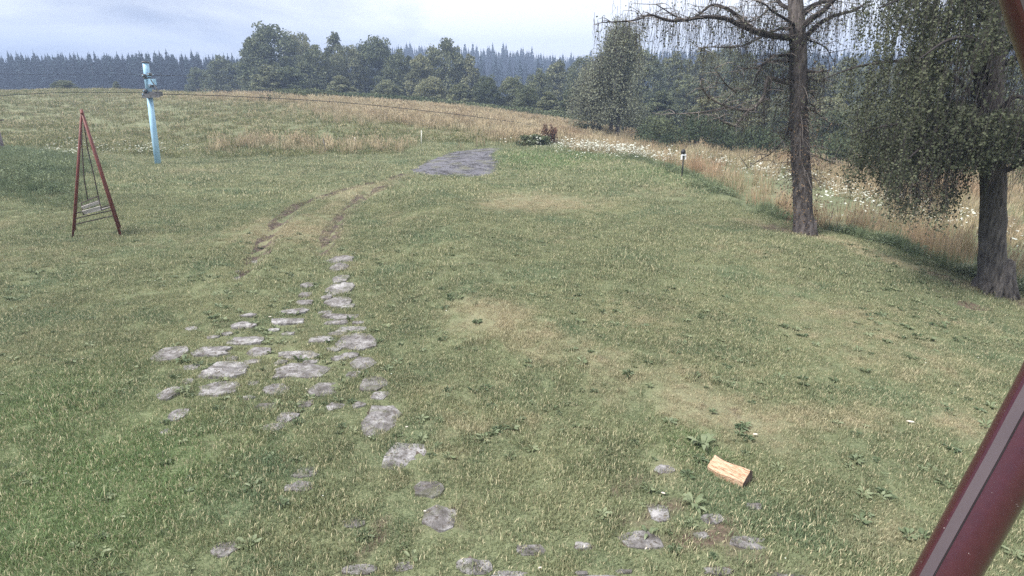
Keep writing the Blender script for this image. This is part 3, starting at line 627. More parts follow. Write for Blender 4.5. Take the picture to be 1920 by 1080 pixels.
def trunk_mesh(cents, H, r0, mat=M_bark, nl=9):
    m = MB(); n = 9; zs = np.linspace(-.3, H * .85, n); wob = np.cumsum(R.normal(0, H * .008, (n, 2)), 0)
    P = np.c_[wob, zs]; m.tube(P, r0 * np.linspace(1.15, .15, n), 8)
    for c_ in cents[:nl]:
        k = int(np.clip(np.searchsorted(zs, c_[2] * .55), 1, n - 2)); a = P[k]; mid = (a + c_) / 2 + [0, 0, H * .03]
        m.tube([a, mid, c_], [r0 * .35, r0 * .2, r0 * .05], 5)
    return m.mesh('trunk', mat, True)
def make_tree(name, label, cat, group, me_c, me_t, loc, s, rz, pc='crown'):
    root = empty(name, loc, rz); root.scale = (s[0], s[0], s[1]); tag(root, label, cat, group)
    link('trunk', me_t, root); link(pc, me_c, root); return root
BROAD = []
for sd_, (W, conic, nc, z0) in enumerate(((8.5, .25, 210, .03), (7.0, .5, 180, .03), (9.5, .2, 230, .05), (6.0, .6, 160, .03), (8.0, .35, 200, .05))):
    me_c, cents = crown_broad(100 + sd_, 12, W, nc, 75, .30, z0, conic); BROAD.append((me_c, trunk_mesh(cents, 12, .25)))
G_far = 'broadleaf trees of the wood beyond the field'
def wood_tree(px, ytop, D, wpx, var, label, name='broadleaf_tree', zoff=0, group=None, ybase=None):
    p_ = at(px, ytop, D); z0 = gz(p_[0], D) - .2 + zoff; H = p_[2] - z0; W = wpx / FPX * D * 1.05
    me_c, me_t = BROAD[var]; w0 = (8.5, 7.0, 9.5, 6.0, 8.0)[var]
    return make_tree(name, label, 'tree', group or G_far, me_c, me_t, (p_[0], D, z0), (W / w0, H / 11.6), R.uniform(0, 6.28))
# front ones one can tell apart
wood = [(500, 42, 92, 120, 0, 'big round dark crowned tree standing highest at the left end of the broadleaf wood'),
        (556, 58, 97, 80, 2, 'dark tree just right of the tallest round crown, its top stepping down'),
        (622, 56, 101, 60, 3, 'narrow topped tree poking up right of the tallest round crown'),
        (466, 74, 99, 50, 3, 'slim dark tree on the left flank of the tallest round crown'),
        (590, 84, 88, 90, 4, 'broad tree in front of the narrow topped one'),
        (650, 84, 92, 80, 2, 'bushy tree between the narrow top and the wide flat crowned tree'),
        (702, 66, 95, 95, 0, 'wide flat crowned tree in the middle of the wood above the straw crest'),
        (748, 92, 88, 80, 4, 'tree left of the tall one with a visible forked stem'),
        (832, 70, 92, 100, 2, 'tall spreading tree right of centre in the wood with a visible forked stem'),
        (788, 96, 84, 70, 1, 'pointed tree tucked left under the tall spreading one'),
        (880, 98, 90, 60, 3, 'small crowned tree on the right shoulder of the tall spreading one'),
        (412, 104, 104, 80, 4, 'pale broadleaf tree between the spruces and the tallest round crown'),
        (368, 122, 108, 56, 1, 'lower pale broadleaf tree at the right end of the spruces'),
        (540, 120, 80, 80, 1, 'bluish dark tree at the foot of the tallest round crown'),
        (498, 118, 78, 70, 3, 'low bluish tree against the straw crest under the tallest crown'),
        (912, 140, 72, 56, 2, 'small rounded tree where the field crest starts to drop'),
        (962, 142, 74, 72, 0, 'rounded grey green tree above the dropping crest'),
        (1012, 128, 84, 66, 4, 'tree in the gap below the far blue ridge'),
        (1046, 106, 90, 70, 1, 'taller tree left of the twin stemmed birch'),
        (1092, 104, 84, 70, 2, 'tree half hidden by the left side of the twin stemmed birch'),
        (1032, 170, 62, 60, 3, 'low dark tree beside the end of the field crest'),
        (988, 160, 64, 56, 4, 'low rounded tree on the slope behind the crest'),
        (862, 152, 70, 60, 1, 'brownish tinged tree low in front of the wood'),
        (724, 150, 74, 70, 4, 'low tree in front of the flat crowned one'),
        (808, 142, 76, 70, 0, 'low leafy tree below the forked stem'),
        (640, 140, 76, 70, 3, 'low narrow tree against the crest left of the flat crowned one'),
        (1075, 160, 58, 56, 1, 'low tree just left of the twin stemmed birch'),
        (1210, 92, 80, 90, 0, 'tree directly right of the twin stemmed birch'),
        (1268, 96, 86, 90, 4, 'wide tree behind the hanging twigs of the bare birch'),
        (1330, 92, 82, 90, 2, 'tree seen under the long left limb of the bare birch'),
        (1394, 96, 78, 90, 0, 'tree behind the crooked low limb of the bare birch'),
        (1440, 108, 74, 80, 1, 'tree just left of the bare birch trunk'),
        (1540, 122, 76, 90, 4, 'tree just right of the bare birch trunk'),
        (1610, 120, 72, 90, 0, 'tree behind the left fringe of the weeping birch'),
        (1690, 110, 70, 100, 2, 'tree hidden mostly behind the weeping birch curtain'),
        (1790, 120, 66, 100, 1, 'tree behind the weeping birch left of its trunk'),
        (1890, 110, 64, 110, 4, 'tree behind the weeping birch at the right edge'),
        (1245, 168, 58, 80, 3, 'low dark tree beyond the lamp post'),
        (1330, 176, 55, 80, 1, 'low bluish tree beyond the lamp post to the right'),
        (1420, 178, 52, 80, 4, 'low tree under the crooked limb of the bare birch'),
        (1560, 180, 50, 90, 0, 'low tree right of the bare birch trunk at meadow edge'),
        (1660, 190, 46, 90, 2, 'low tree at the meadow edge behind the weeping curtain'),
        (1770, 190, 44, 90, 3, 'low dark tree at the meadow edge behind the weeping trunk'),
        (1900, 180, 42, 110, 0, 'low tree at the meadow edge on the far right')]
wood += [(1172, 108, 92, 90, 2, 'tree far behind the twin stemmed birch, rising just right of it'), (1362, 84, 96, 100, 0, 'taller far tree left of the bare birch under its long limb'), (1470, 92, 92, 100, 2, 'tall tree directly behind the bare birch trunk'),
         (1505, 134, 70, 90, 0, 'wide tree closing the gap behind the bare birch trunk'), (1585, 104, 88, 100, 3, 'tall far tree between the bare birch and the weeping birch'), (1490, 190, 46, 90, 2, 'low tree at the meadow edge behind the foot of the bare birch'),
         (1560, 205, 42, 80, 0, 'low bushy tree just right of the bare birch foot'), (1610, 196, 48, 80, 4, 'low tree left of the weeping fringe at the meadow edge'), (1130, 190, 54, 60, 0, 'low tree behind the stems of the twin birch'), (1190, 186, 56, 70, 4, 'low tree right of the stems of the twin birch'),
         (1390, 150, 64, 90, 2, 'mid height tree between bare birch limb and the low bushes'), (1290, 140, 70, 90, 4, 'mid height tree behind the lamp post'), (1720, 96, 88, 110, 4, 'tall far tree seen through the weeping birch gaps'), (1840, 96, 84, 110, 2, 'tall far tree behind the weeping birch trunk')]
for px, yt, D, w, var, lab in wood: wood_tree(px, yt, D, w, var, lab)
for px, yt, D, w, var, lab in ((118, 150, 70, 46, 0, 'small pale bush on the field crest in front of the spruces'), (215, 152, 78, 26, 3, 'slender sapling on the crest just left of the blue pole'),):
    wood_tree(px, yt, D, w, var, lab, 'shrub')

# spruces
def spruce(seed, H, W):
    q = np.random.default_rng(seed); C = []; V, F, T = [], [], []; k = 0
    zs = np.arange(.06, .985, .03)
    for z in zs:
        rr = W / 2 * (1 - z) ** .85 * q.uniform(.8, 1.15) + .12; nb = max(5, int(12 * (1 - z)) + 4)
        for i in range(nb):
            a = q.uniform(0, 6.283); r_ = rr * q.uniform(.7, 1.15); d = np.array([math.cos(a), math.sin(a), 0]); s_ = np.array([-d[1], d[0], 0]); zz = z * H; w_ = r_ * .30 + .14
            V += [d * .02 + [0, 0, zz + .25], d * r_ * .6 + s_ * w_ + [0, 0, zz - .05 * r_], d * r_ + [0, 0, zz - .30 * r_], d * r_ * .6 - s_ * w_ + [0, 0, zz - .12 * r_ - .1]]
            V += [d * .02 + [0, 0, zz], d * r_ * .5 + [0, 0, zz - .10], d * r_ * .9 + [0, 0, zz - .75 * w_ - .35 * r_], d * r_ * .4 + [0, 0, zz - .7]]
            F += [(k, k + 1, k + 2, k + 3), (k + 4, k + 5, k + 6, k + 7)]; k += 8; T += [q.uniform()] * 8
    V += [(-.12, 0, H * .95), (.12, 0, H * .95), (.02, 0, H * 1.04), (-.02, 0, H * 1.04)]; F += [(k, k + 1, k + 2, k + 3)]; T += [.5] * 4
    me = fast_mesh('crown', np.array(V), np.array(F), M_spruce, {'tint': T}); m = MB(); m.tube([(0, 0, -.5), (0, 0, H * .9)], [.22, .03], 6); return me, m.mesh('trunk', M_bark, True)
SPR = [spruce(300 + i, 15, w) for i, w in enumerate((4.4, 3.6, 5.0, 4.0))]
R = np.random.default_rng(55)
def put_spruce(x, y, ztop, label, group, wide=1.7):
    z0 = gz(x, y) - .3; H = max(6, ztop - z0); me, mt = SPR[int(R.integers(0, 4))]
    root = empty('spruce_tree', (x, y, z0), R.uniform(0, 6.28)); s = H / 15.4; root.scale = (min(1.25, max(.7, s)) * wide,) * 2 + (s,); tag(root, label, 'tree', group)
    link('trunk', mt, root); link('crown', me, root)
def ytop_left(px): return np.interp(px, [-60, 0, 150, 280, 420, 470], [100, 100, 101, 97, 100, 104])
for row, D in enumerate((150, 157, 165)):
    for px in np.arange(-60, 462, 9.6):
        if row < 1 and px > 360: continue
        px = px + R.uniform(-6, 6); yt = ytop_left(px) + R.normal(0, 4.5) + (7 if row == 0 else 3 if row == 1 else 0)
        p_ = at(px, yt, D + R.uniform(-2, 2)); put_spruce(p_[0], p_[1], p_[2], 'dark spruce in the dense wood beyond the left side of the field', 'spruces of the dark wood beyond the field')
def ytop_ridge(px): return np.interp(px, [560, 700, 760, 850, 900, 980, 1040, 1075, 1140, 1200, 1400, 1600, 1700, 2000], [82, 80, 80, 84, 84, 90, 99, 100, 92, 88, 86, 96, 92, 90])
far_pts = []
for row, D in enumerate((330, 338, 346)):
    for px in np.arange(640, 1990, (9, 15, 15)[row]):
        px = px + R.uniform(-8, 8); yt = ytop_ridge(px) + R.normal(0, 3.5) + (9, 4, 0)[row]
        p_ = at(px, yt, D + R.uniform(-3, 3))
        if row == 0 and len(far_pts) < 0: pass
        if row == 2 or (row == 1 and px < 1200): put_spruce(p_[0], p_[1], p_[2], 'spruce tip on the hazy blue ridge behind the broadleaf wood', 'spruces of the far blue ridge')
        else: far_pts.append((p_[0], p_[1], gz(p_[0], p_[1]) - .3, (p_[2] - gz(p_[0], p_[1])) / 15.4))
for D in (318, 324):
    for px in np.arange(640, 2000, 4.5):
        p_ = at(px + R.uniform(-2, 2), ytop_ridge(px) + 6 + R.normal(0, 1.5), D); far_pts.append((p_[0], p_[1], gz(p_[0], p_[1]) - .3, (p_[2] - gz(p_[0], p_[1])) / 15.4))
for D in np.arange(190, 312, 11):
    for px in np.arange(560, 2000, 24):
        x = (px - 960) / FPX / .98 * D + R.uniform(-3, 3); y = D + R.uniform(-4, 4); far_pts.append((x, y, gz(x, y) - .3, R.uniform(.75, 1.1)))
for px in np.arange(-60, 470, 4):
    p_ = at(px + R.uniform(-2, 2), ytop_left(px) + 6 + R.normal(0, 1.5), 168); far_pts.append((p_[0], p_[1], gz(p_[0], p_[1]) - .3, (p_[2] - gz(p_[0], p_[1])) / 15.4))
for D in np.arange(178, 300, 12):
    for px in np.arange(-300, 560, 26):
        x = (px - 960) / FPX / .98 * D + R.uniform(-3, 3); y = D + R.uniform(-4, 4); far_pts.append((x, y, gz(x, y) - .3, R.uniform(.6, .8)))
fp = np.array(far_pts); scatter('distant_spruce_wood', 'blue green mass of the far spruce wood on the slope', 'wood', [s_[0] for s_ in SPR], fp[:, :3], fp[:, 3], tilt=.01)

# shrubs
def shrub_mesh(seed, w, h, n, leaf, mat, clumps=16):
    global R
    R = np.random.default_rng(seed); C, T = [], []
    for i in range(clumps):
        u = R.normal(size=3) * .5; c_ = np.array([u[0] * w * .5, u[1] * w * .4, h * R.uniform(.2, .8)]); m = n // clumps; dd = R.normal(size=(m, 3)); dd /= np.linalg.norm(dd, axis=1)[:, None]
        C.append(c_ + dd * (R.uniform(.3, 1, m) ** .5)[:, None] * [w * .2, w * .2, h * .22]); T.append(np.clip(R.uniform(0, .5) + R.uniform(0, .5, m), 0, 1))
    C = np.vstack(C); C[:, 2] = np.abs(C[:, 2]) + .03; V, F, tt = leaf_cloud(C, leaf, .7, tint=np.concatenate(T)); return fast_mesh('foliage', V, F, mat, {'tint': tt})
def stems_mesh(w, h, n=8):
    m = MB()
    for i in range(n):
        a = R.uniform(0, 6.283); m.tube([(0, 0, -.1), (math.cos(a) * w * .12, math.sin(a) * w * .12, h * .45), (math.cos(a) * w * .3, math.sin(a) * w * .3, h * .85)], [.02 * h, .012 * h, .003 * h], 4)
    return m.mesh('stem', M_twig)
def shrub(px, py, D, w, h, label, mat, leaf=.1, n=2200, seed=0, name='shrub', cat='shrub'):
    if D: p_ = at(px, py, D); z0 = gz(p_[0], D)
    else: p_ = spot(px, py); z0 = p_[2]
    root = empty(name, (p_[0], p_[1], z0)); tag(root, label, cat); link('foliage', shrub_mesh(900 + seed, w, h, n, leaf, mat), root); link('stem', stems_mesh(w, h), root); return root
shrub(992, 272, None, 1.2, .5, 'low dark green bush left of the two brown docks behind the driveway', M_shrub, .09, 1600, 1)
shrub(1012, 272, None, 1.0, .42, 'low dark bush between driveway end and the brown docks', M_shrub, .09, 1200, 2)
shrub(1022, 270, None, .45, 1.0, 'left of two brown dock plants behind the driveway', M_rust, .07, 900, 3, 'dock_plant', 'plant')
shrub(1038, 270, None, .4, .85, 'right of two brown dock plants behind the driveway', M_rust, .07, 800, 4, 'dock_plant', 'plant')
shrub(1255, 282, 38, 3.2, 2.2, 'dark bush just left of the lamp post at the meadow edge', M_shrub, .12, 3800, 5)
shrub(1300, 285, 36, 3.4, 2.6, 'dark reddish bush behind the lamp post', M_shrub, .12, 4200, 6)
shrub(1360, 288, 37, 3.6, 2.0, 'dark low bush to the right of the lamp post', M_shrub, .12, 3800, 7)
shrub(1215, 276, 42, 2.6, 1.6, 'small bush right of the twin stemmed birch foot', M_shrub, .12, 2500, 8)
shrub(1430, 292, 34, 3.4, 2.0, 'bluish bush behind the bare birch on its left', M_shrub, .12, 3400, 9)
shrub(1570, 300, 32, 3.2, 1.8, 'bush behind the bare birch on its right', M_shrub, .12, 3200, 10)
shrub(1680, 320, 30, 3.4, 1.8, 'bush behind the drooping fringe of the weeping birch', M_shrub, .12, 3200, 11)
shrub(1100, 262, 44, 1.6, .9, 'little bush at the left foot of the twin stemmed birch', M_shrub, .12, 1200, 12)
for i, (px, py, s_) in enumerate(((640, 193, 1.4), (680, 196, 1.2), (720, 200, 1.3), (770, 205, 1.2), (830, 210, 1.4), (900, 217, 1.3), (950, 223, 1.2), (1010, 232, 1.3), (1060, 240, 1.2), (560, 188, 1.1))):
    D = 62 - i * .8; p_ = at(px, py, D); root = empty('hedge_shrub', (p_[0], D, gz(p_[0], D)), i); tag(root, 'low dark hedge bush in the row behind the straw crest', 'shrub', 'hedge bushes behind the straw crest')
    if i == 0: HM = (shrub_mesh(950, 5.0, 1.0, 2400, .16, M_shrub), stems_mesh(3, 1))
    root.scale = (s_, s_, 1); link('foliage', HM[0], root); link('stem', HM[1], root)

# weeping birches
def px_path(pp, D, jit=0.0): return [at(a, b_, D + (jit * (i / max(1, len(pp) - 1)))) for i, (a, b_) in enumerate(pp)]
def smooth_path(P, n=4):
    P = np.asarray(P, float); out = []
    Q = np.vstack([2 * P[0] - P[1], P, 2 * P[-1] - P[-2]])
    for i in range(1, len(Q) - 2):
        for t_ in np.linspace(0, 1, n, endpoint=False):
            a, b_, c_, d_ = Q[i - 1], Q[i], Q[i + 1], Q[i + 2]
            out.append(.5 * (2 * b_ + (c_ - a) * t_ + (2 * a - 5 * b_ + 4 * c_ - d_) * t_ ** 2 + (3 * b_ - a - 3 * c_ + d_) * t_ ** 3))
    out.append(P[-1]); return np.array(out)
TI = []
def strands(anchors, lmin, lmax, zmin, step, leaf, spread, wob=.05, r0=.004, tw=None, keep=None, leafprob=1.0):
    """hanging twigs with leaves along them"""
    C = []; tw = tw or MB(); TI.clear()
    for a in anchors:
        L_ = R.uniform(lmin, lmax); L_ = min(L_, a[2] - (zmin(a) if callable(zmin) else zmin) - R.uniform(0, .5))
        if L_ < .15: continue
        n = 5; t_ = np.linspace(0, 1, n); dr = R.normal(0, .10, 2) * L_
        P = np.c_[a[0] + dr[0] * t_ + R.normal(0, wob, n) * t_, a[1] + dr[1] * t_ + R.normal(0, wob, n) * t_, a[2] - L_ * t_]
        tw.tube(P, np.linspace(r0, r0 * .4, n), 3, cap=False)
        m = int(L_ / step * leafprob)
        if m > 0:
            q = R.uniform(0.02, 1, m); X_ = np.c_[[np.interp(q, t_, P[:, i]) for i in range(3)]].T; C.append(X_ + R.normal(0, spread, (m, 3))); TI.append(np.clip(R.uniform(0, .6) + R.uniform(0, .4, m), 0, 1))
    return (np.vstack(C) if C else np.zeros((0, 3))), tw

# --- big weeping birch on the right
R = np.random.default_rng(11)
B2 = spot(1862, 545); root = empty('weeping_birch', tuple(B2)); tag(root, 'large weeping birch with a dense hanging leaf curtain and dark trunk at the right edge', 'tree')
def loc(P, B): return np.asarray(P) - np.asarray(B)
D2 = B2[1]
tp = smooth_path(loc([at(1862, 556, D2), at(1860, 520, D2), at(1861, 440, D2), at(1862, 330, D2 + .05), at(1858, 200, D2 + .1), at(1866, 60, D2 + .15), at(1872, -120, D2 + .1), at(1868, -420, D2), at(1880, -800, D2 + .3)], B2), 4)
tr = np.interp(np.arange(len(tp)), [0, 3, 6, 12, 20, 26, 34], [.35, .24, .20, .18, .14, .10, .03]); m = MB(); m.tube(tp, tr, 14, rough=.07)
for i in range(9):                     # root flare
    a = i * 6.283 / 9 + R.uniform(-.2, .2); m.tube([(math.cos(a) * .12, math.sin(a) * .12, .55), (math.cos(a) * .20, math.sin(a) * .20, .2), (math.cos(a) * .36, math.sin(a) * .36, -.12)], [.08, .09, .06], 6, rough=.1)
m.build('trunk', M_bark, root, True)
anch = []
def limb(m, P, r0, r1, store=True, seg=7, n=5):
    S = smooth_path(P, n); m.tube(S, np.linspace(r0, r1, len(S)), seg, rough=.06); return S
m = MB(); LB = []
LB.append(limb(m, loc(px_path([(1866, 250), (1848, 210), (1835, 150), (1815, 60), (1800, -60), (1780, -220)], D2 - .05, .3), B2), .10, .03))
LB.append(limb(m, loc(px_path([(1852, 215), (1815, 208), (1790, 212), (1765, 235), (1740, 265), (1700, 300)], D2, -.6), B2), .055, .012))
LB.append(limb(m, loc(px_path([(1826, 200), (1800, 218), (1780, 232)], D2, -.4), B2), .04, .012))
for i in range(26):
    z = R.uniform(1.9, 8.5); k = int(np.argmin(np.abs(tp[:, 2] - z))); a = R.uniform(0, 6.283); Lm = R.uniform(1.5, 2.9) * (1 - max(0, z - 6) / 8); d = np.array([math.cos(a), math.sin(a) * 1.15, 0])
    P = [tp[k], tp[k] + d * Lm * .35 + [0, 0, .35 * Lm * .7], tp[k] + d * Lm * .7 + [0, 0, .42 * Lm * .6], tp[k] + d * Lm + [0, 0, .15 * Lm]]; LB.append(limb(m, P, .05, .008, n=4, seg=6))
m.build('limb', M_twig, root, True)
anch = []
for S in LB:
    for j in range(2, len(S)):
        for _ in range(9):
            anch.append(S[j] + R.normal(0, .30, 3) * [1, 1, .6])
# outer curtain round the crown
for _ in range(720):
    a = R.uniform(0, 6.283); r_ = 2.75 * math.sqrt(R.uniform(.12, 1)); anch.append(np.array([math.cos(a) * r_ + .1, math.sin(a) * r_ * 1.1 + .2, R.uniform(2.2, 8.0)]))
for _ in range(300):
    x_l = R.uniform(-2.3, -.1); anch.append(np.array([x_l, R.uniform(-1.4, 1.6), R.uniform(1.7, 2.9)]))
for _ in range(420):
    a = R.uniform(1.9, 4.4); r_ = R.uniform(1.6, 2.75); anch.append(np.array([math.cos(a) * r_, math.sin(a) * r_, R.uniform(2.8, 6.2)]))
anch = np.array(anch)
w_ = anch + B2; pxs = 960 + FPX * w_[:, 0] / (w_[:, 1] * cp - (w_[:, 2] - CAMZ) * sp)
anch = anch[np.hypot(anch[:, 0], anch[:, 1]) < 3.0]; anch = anch[anch[:, 0] > -2.35 + .25 * R.normal(size=len(anch))]
zlow = lambda a: 1.75 if (a[0] + B2[0]) / (a[1] + B2[1]) > .725 else 1.12 if (a[0] + B2[0]) / (a[1] + B2[1]) > .60 else 1.45
C, tw = strands(anch, .6, 2.0, zlow, .021, .045, .035, r0=.0035)
TB = np.concatenate(TI)
# the curtain hangs lowest on the left of the trunk and lifts right in front of it
k = R.uniform(size=len(C)) < np.clip(.25 + (C[:, 2] - 1.1) * .7, .2, 1); C = C[k]; TB = TB[k]
ratio = (C[:, 0] + B2[0]) / (C[:, 1] + B2[1]); k = ~((np.abs(ratio - .815) < .035) & (C[:, 1] < .3) & (C[:, 2] < 2.15 + .3 * vnoise(C[:, 0], C[:, 1], 3, 4))); C = C[k]; TB = TB[k]
gap = vnoise(ratio[k] * 9, C[:, 2] * .8, 1.7, 77) * .7 + vnoise(ratio[k] * 9, C[:, 2], 4.5, 78) * .3; k = (gap < np.where(C[:, 2] > 2.9, .545, .62)) | (R.uniform(size=len(C)) < .13) | (ratio[k] < .585); C = C[k]; TB = TB[k]
tw.build('twig', M_twig, root)
V, F_, tt = leaf_cloud(C, .040, .8, .8, tint=TB)
lf = link('foliage', fast_mesh('foliage', V, F_, M_birch, {'tint': tt}), root)

# --- nearly bare birch
R = np.random.default_rng(12)
B1 = spot(1509, 437); D1 = B1[1]; root = empty('bare_birch', tuple(B1)); tag(root, 'nearly bare old birch with crooked dark limbs standing left of the weeping birch', 'tree')
tp = smooth_path(loc([at(1509, 446, D1), at(1507, 425, D1), at(1505, 370, D1), at(1500, 280, D1), at(1497, 180, D1), at(1496, 90, D1), at(1492, 0, D1), at(1488, -110, D1), at(1482, -260, D1), at(1478, -420, D1)], B1), 4)
tr = np.interp(np.arange(len(tp)), [0, 2, 6, 10, 14, 18, 22, 26, 36], [.30, .245, .21, .20, .19, .175, .16, .13, .03]); m = MB(); m.tube(tp, tr, 12, rough=.06)
for i in range(7):
    a = i * 6.283 / 7 + R.uniform(-.2, .2); m.tube([(math.cos(a) * .14, math.sin(a) * .14, .3), (math.cos(a) * .17, math.sin(a) * .17, .12), (math.cos(a) * .28, math.sin(a) * .28, -.12)], [.08, .07, .05], 6, rough=.1)
m.build('trunk', M_bark2, root, True)
def c3(*pp): return [(1280 + a / 3, b_ / 3) for a, b_ in pp]
m = MB(); S1 = []
def lb(pp, dj, r0, r1, seg=6): r0 *= .84; S = limb(m, loc(px_path(pp, D1, dj), B1), r0, r1, seg=seg, n=4); S1.append((S, r0)); return S
lb(c3((640, 215), (560, 208), (470, 195), (390, 170), (300, 130), (240, 105), (130, 95), (0, 115)) + [(1250, 38), (1220, 28), (1190, 38), (1130, 42)], -1.2, .085, .010)
lb(c3((400, 175), (355, 130), (310, 90), (240, 45), (160, 30), (80, 90), (0, 110)) + [(1230, 8)], -.5, .06, .010)
lb(c3((640, 170), (560, 160), (480, 190), (400, 230), (300, 265), (130, 265), (100, 290)), .9, .04, .007)
lb(c3((640, 320), (580, 312), (510, 320), (470, 350), (400, 385), (320, 380)), -.6, .045, .008)
lb(c3((640, 360), (570, 345), (500, 345), (440, 380), (380, 500), (320, 495)), .4, .03, .006)
lb(c3((660, 240), (700, 200), (760, 140), (850, 90), (960, 60), (1010, 30)), .6, .075, .02)
lb(c3((660, 160), (720, 110), (790, 60), (850, 0), (900, -80)), -.6, .085, .03)
lb(c3((660, 90), (740, 30), (820, 0), (960, -60)), .3, .08, .03)
lb(c3((640, 410), (700, 400), (760, 405), (830, 395)), -.3, .05, .012)
lb(c3((660, 230), (700, 225), (800, 265), (840, 330)), .3, .03, .006)
lb(c3((660, 410), (710, 435), (760, 455), (810, 455)), .2, .025, .006)
lb(c3((640, 60), (560, 30), (520, -20), (430, -90)), .5, .06, .03)
lb(c3((640, 150), (600, 120), (500, 60), (470, 30), (400, 0)), -.9, .04, .01)
lb(c3((480, 55), (440, 90), (380, 120), (300, 125)), -1.0, .02, .006)
lb(c3((600, 690), (575, 780), (500, 860), (430, 900), (370, 945)), -.6, .018, .004)
lb(c3((660, 560), (740, 600), (745, 660)), -.4, .025, .006)
lb(c3((660, 590), (760, 640), (820, 690), (880, 700)), .3, .02, .005)
lb(c3((700, 860), (760, 880), (820, 905), (880, 930)), -.2, .018, .005)
m.build('limb', M_twig, root, True)
m = MB()
lb(c3((640, 470), (560, 460), (480, 440), (460, 530), (420, 590), (370, 620), (250, 600), (140, 540), (100, 460)), -1.0, .062, .012)
lb(c3((372, 622), (320, 680), (280, 710), (170, 650)), -1.0, .04, .010)
lb(c3((250, 603), (130, 630), (0, 640)) + [(1262, 213)], -1.3, .034, .008)
lb(c3((300, 520), (240, 470), (180, 385)), -.8, .026, .007)
tag(m.build('limb', M_dead_lit, root, True), 'crooked low limbs reaching left, their lit grey put into the colour')  # light falling on these limbs is put into the paler colour
# side shoots of the limbs
m2 = MB(); tips = []
for S, r0 in S1:
    for j in range(2, len(S)):
        for _ in range(2 if r0 > .03 else 1):
            d = R.normal(size=3); d[2] = abs(d[2]) * .5 - .2; d /= np.linalg.norm(d); l_ = R.uniform(.15, .55); p0 = S[j]; P = [p0, p0 + d * l_ * .5 + R.normal(0, .03, 3), p0 + d * l_ + R.normal(0, .05, 3) - [0, 0, .08]]
            m2.tube(smooth_path(P, 2), np.linspace(.009, .003, 5), 4, cap=False); tips.append(P[-1]); tips.append((P[0] + P[1]) / 2)
for zc in range(170):                    # brush of short shoots on the middle of the trunk
    z = R.uniform(1.1, 3.3); k = int(np.argmin(np.abs(tp[:, 2] - z))); a = R.uniform(0, 6.283); d = np.array([math.cos(a), math.sin(a), R.uniform(-.6, .4)]); l_ = R.uniform(.15, .5)
    P = [tp[k], tp[k] + d * (.17 + l_ * .4), tp[k] + d * (.2 + l_) - [0, 0, R.uniform(.0, .25)]]; m2.tube(smooth_path(P, 2), np.linspace(.008, .0025, 5), 4, cap=False)
    tips.append(P[-1])
m2.build('dead_shoot', M_dead_lit, root)
# fine hanging twigs against the sky and few leaves
tips = np.array(tips); hi = tips[(tips[:, 2] > 2.7) | (R.uniform(size=len(tips)) < .25)]
ext = []
for _ in range(250): ext.append(np.array([R.uniform(-4.3, 1.9), R.uniform(-1.2, 1.6), R.uniform(3.9, 6.2)]))
ext = np.array(ext)
C, tw = strands(np.vstack([hi, hi + R.normal(0, .15, hi.shape)]), .15, .8, .8, .12, .03, .03, .03, .0035)
C2, tw = strands(ext, .7, 2.1, 2.6, .17, .03, .035, .06, .0035, tw)
tw.build('twig', M_twig, root)
C = np.vstack([C[R.uniform(size=len(C)) < .5], C2]); V, F_, tt = leaf_cloud(C, .042, .75, .6); link('foliage', fast_mesh('foliage', V, F_, M_birch, {'tint': tt}), root)
rl = tp[np.clip(R.integers(5, 16, 2600), 0, len(tp) - 1)] + R.normal(0, .24, (2600, 3)) * [1, 1, 1.4]; V, F_, tt = leaf_cloud(rl, .040, .7, .5); link('withered_leaves', fast_mesh('withered_leaves', V, F_, M_rust, {'tint': tt}), root)

# --- twin stemmed birch in the middle distance
R = np.random.default_rng(13)
p_ = at(1152, 274, 44); B3 = np.array([p_[0], 44, gz(p_[0], 44)]); Ht = at(1150, 22, 44)[2] - B3[2]
root = empty('twin_birch', tuple(B3)); tag(root, 'tall birch with three slim stems and drooping grey green crown beyond the lawn', 'tree')
LB = []
for k_, dx in enumerate((-.45, .25, -1.7)):
    m = MB(); hh = Ht * (.95, .9, .62)[k_]
    P = [(dx * .6, 0, -.2), (dx * .7, .1, 1.2), (dx * 1.1, 0, hh * .35), (dx * 1.2 + .2, .1, hh * .65), (dx * .5, 0, hh)]; S = limb(m, P, .17, .02); m.build('trunk', M_bark, root, True); LB.append(S)
m = MB(); an = []
for S in LB[:3]:
    for i in range(16):
        j = R.integers(6, len(S) - 1); a = R.uniform(0, 6.283); Lm = R.uniform(.9, 2.5) * (1.15 - S[j][2] / Ht * .75); d = np.array([math.cos(a), math.sin(a), 0])
        Q = limb(m, [S[j], S[j] + d * Lm * .5 + [0, 0, .55 * Lm], S[j] + d * Lm + [0, 0, .6 * Lm * R.uniform(.3, 1)]], .04, .01, n=4, seg=5); an += [q + R.normal(0, .28, 3) for q in Q for _ in range(5)]
m.build('limb', M_twig, root, True)
an = np.array(an)
for _ in range(500):
    z = R.uniform(.25, .98); r_ = 2.6 * math.sqrt(R.uniform(.1, 1)) * min(1.0, 1.5 * (1.10 - z)) * (.8 + .3 * math.sin(z * 9)); a = R.uniform(0, 6.283); an = np.vstack([an, [r_ * math.cos(a) - .1, r_ * math.sin(a), z * Ht]])
C, tw = strands(an, .6, 2.3, .9, .10, .1, .12, .08, .008); tw.build('twig', M_twig, root)
V, F_, tt = leaf_cloud(C, .125, .7, .6); link('foliage', fast_mesh('foliage', V, F_, M_birch_far, {'tint': tt}), root)

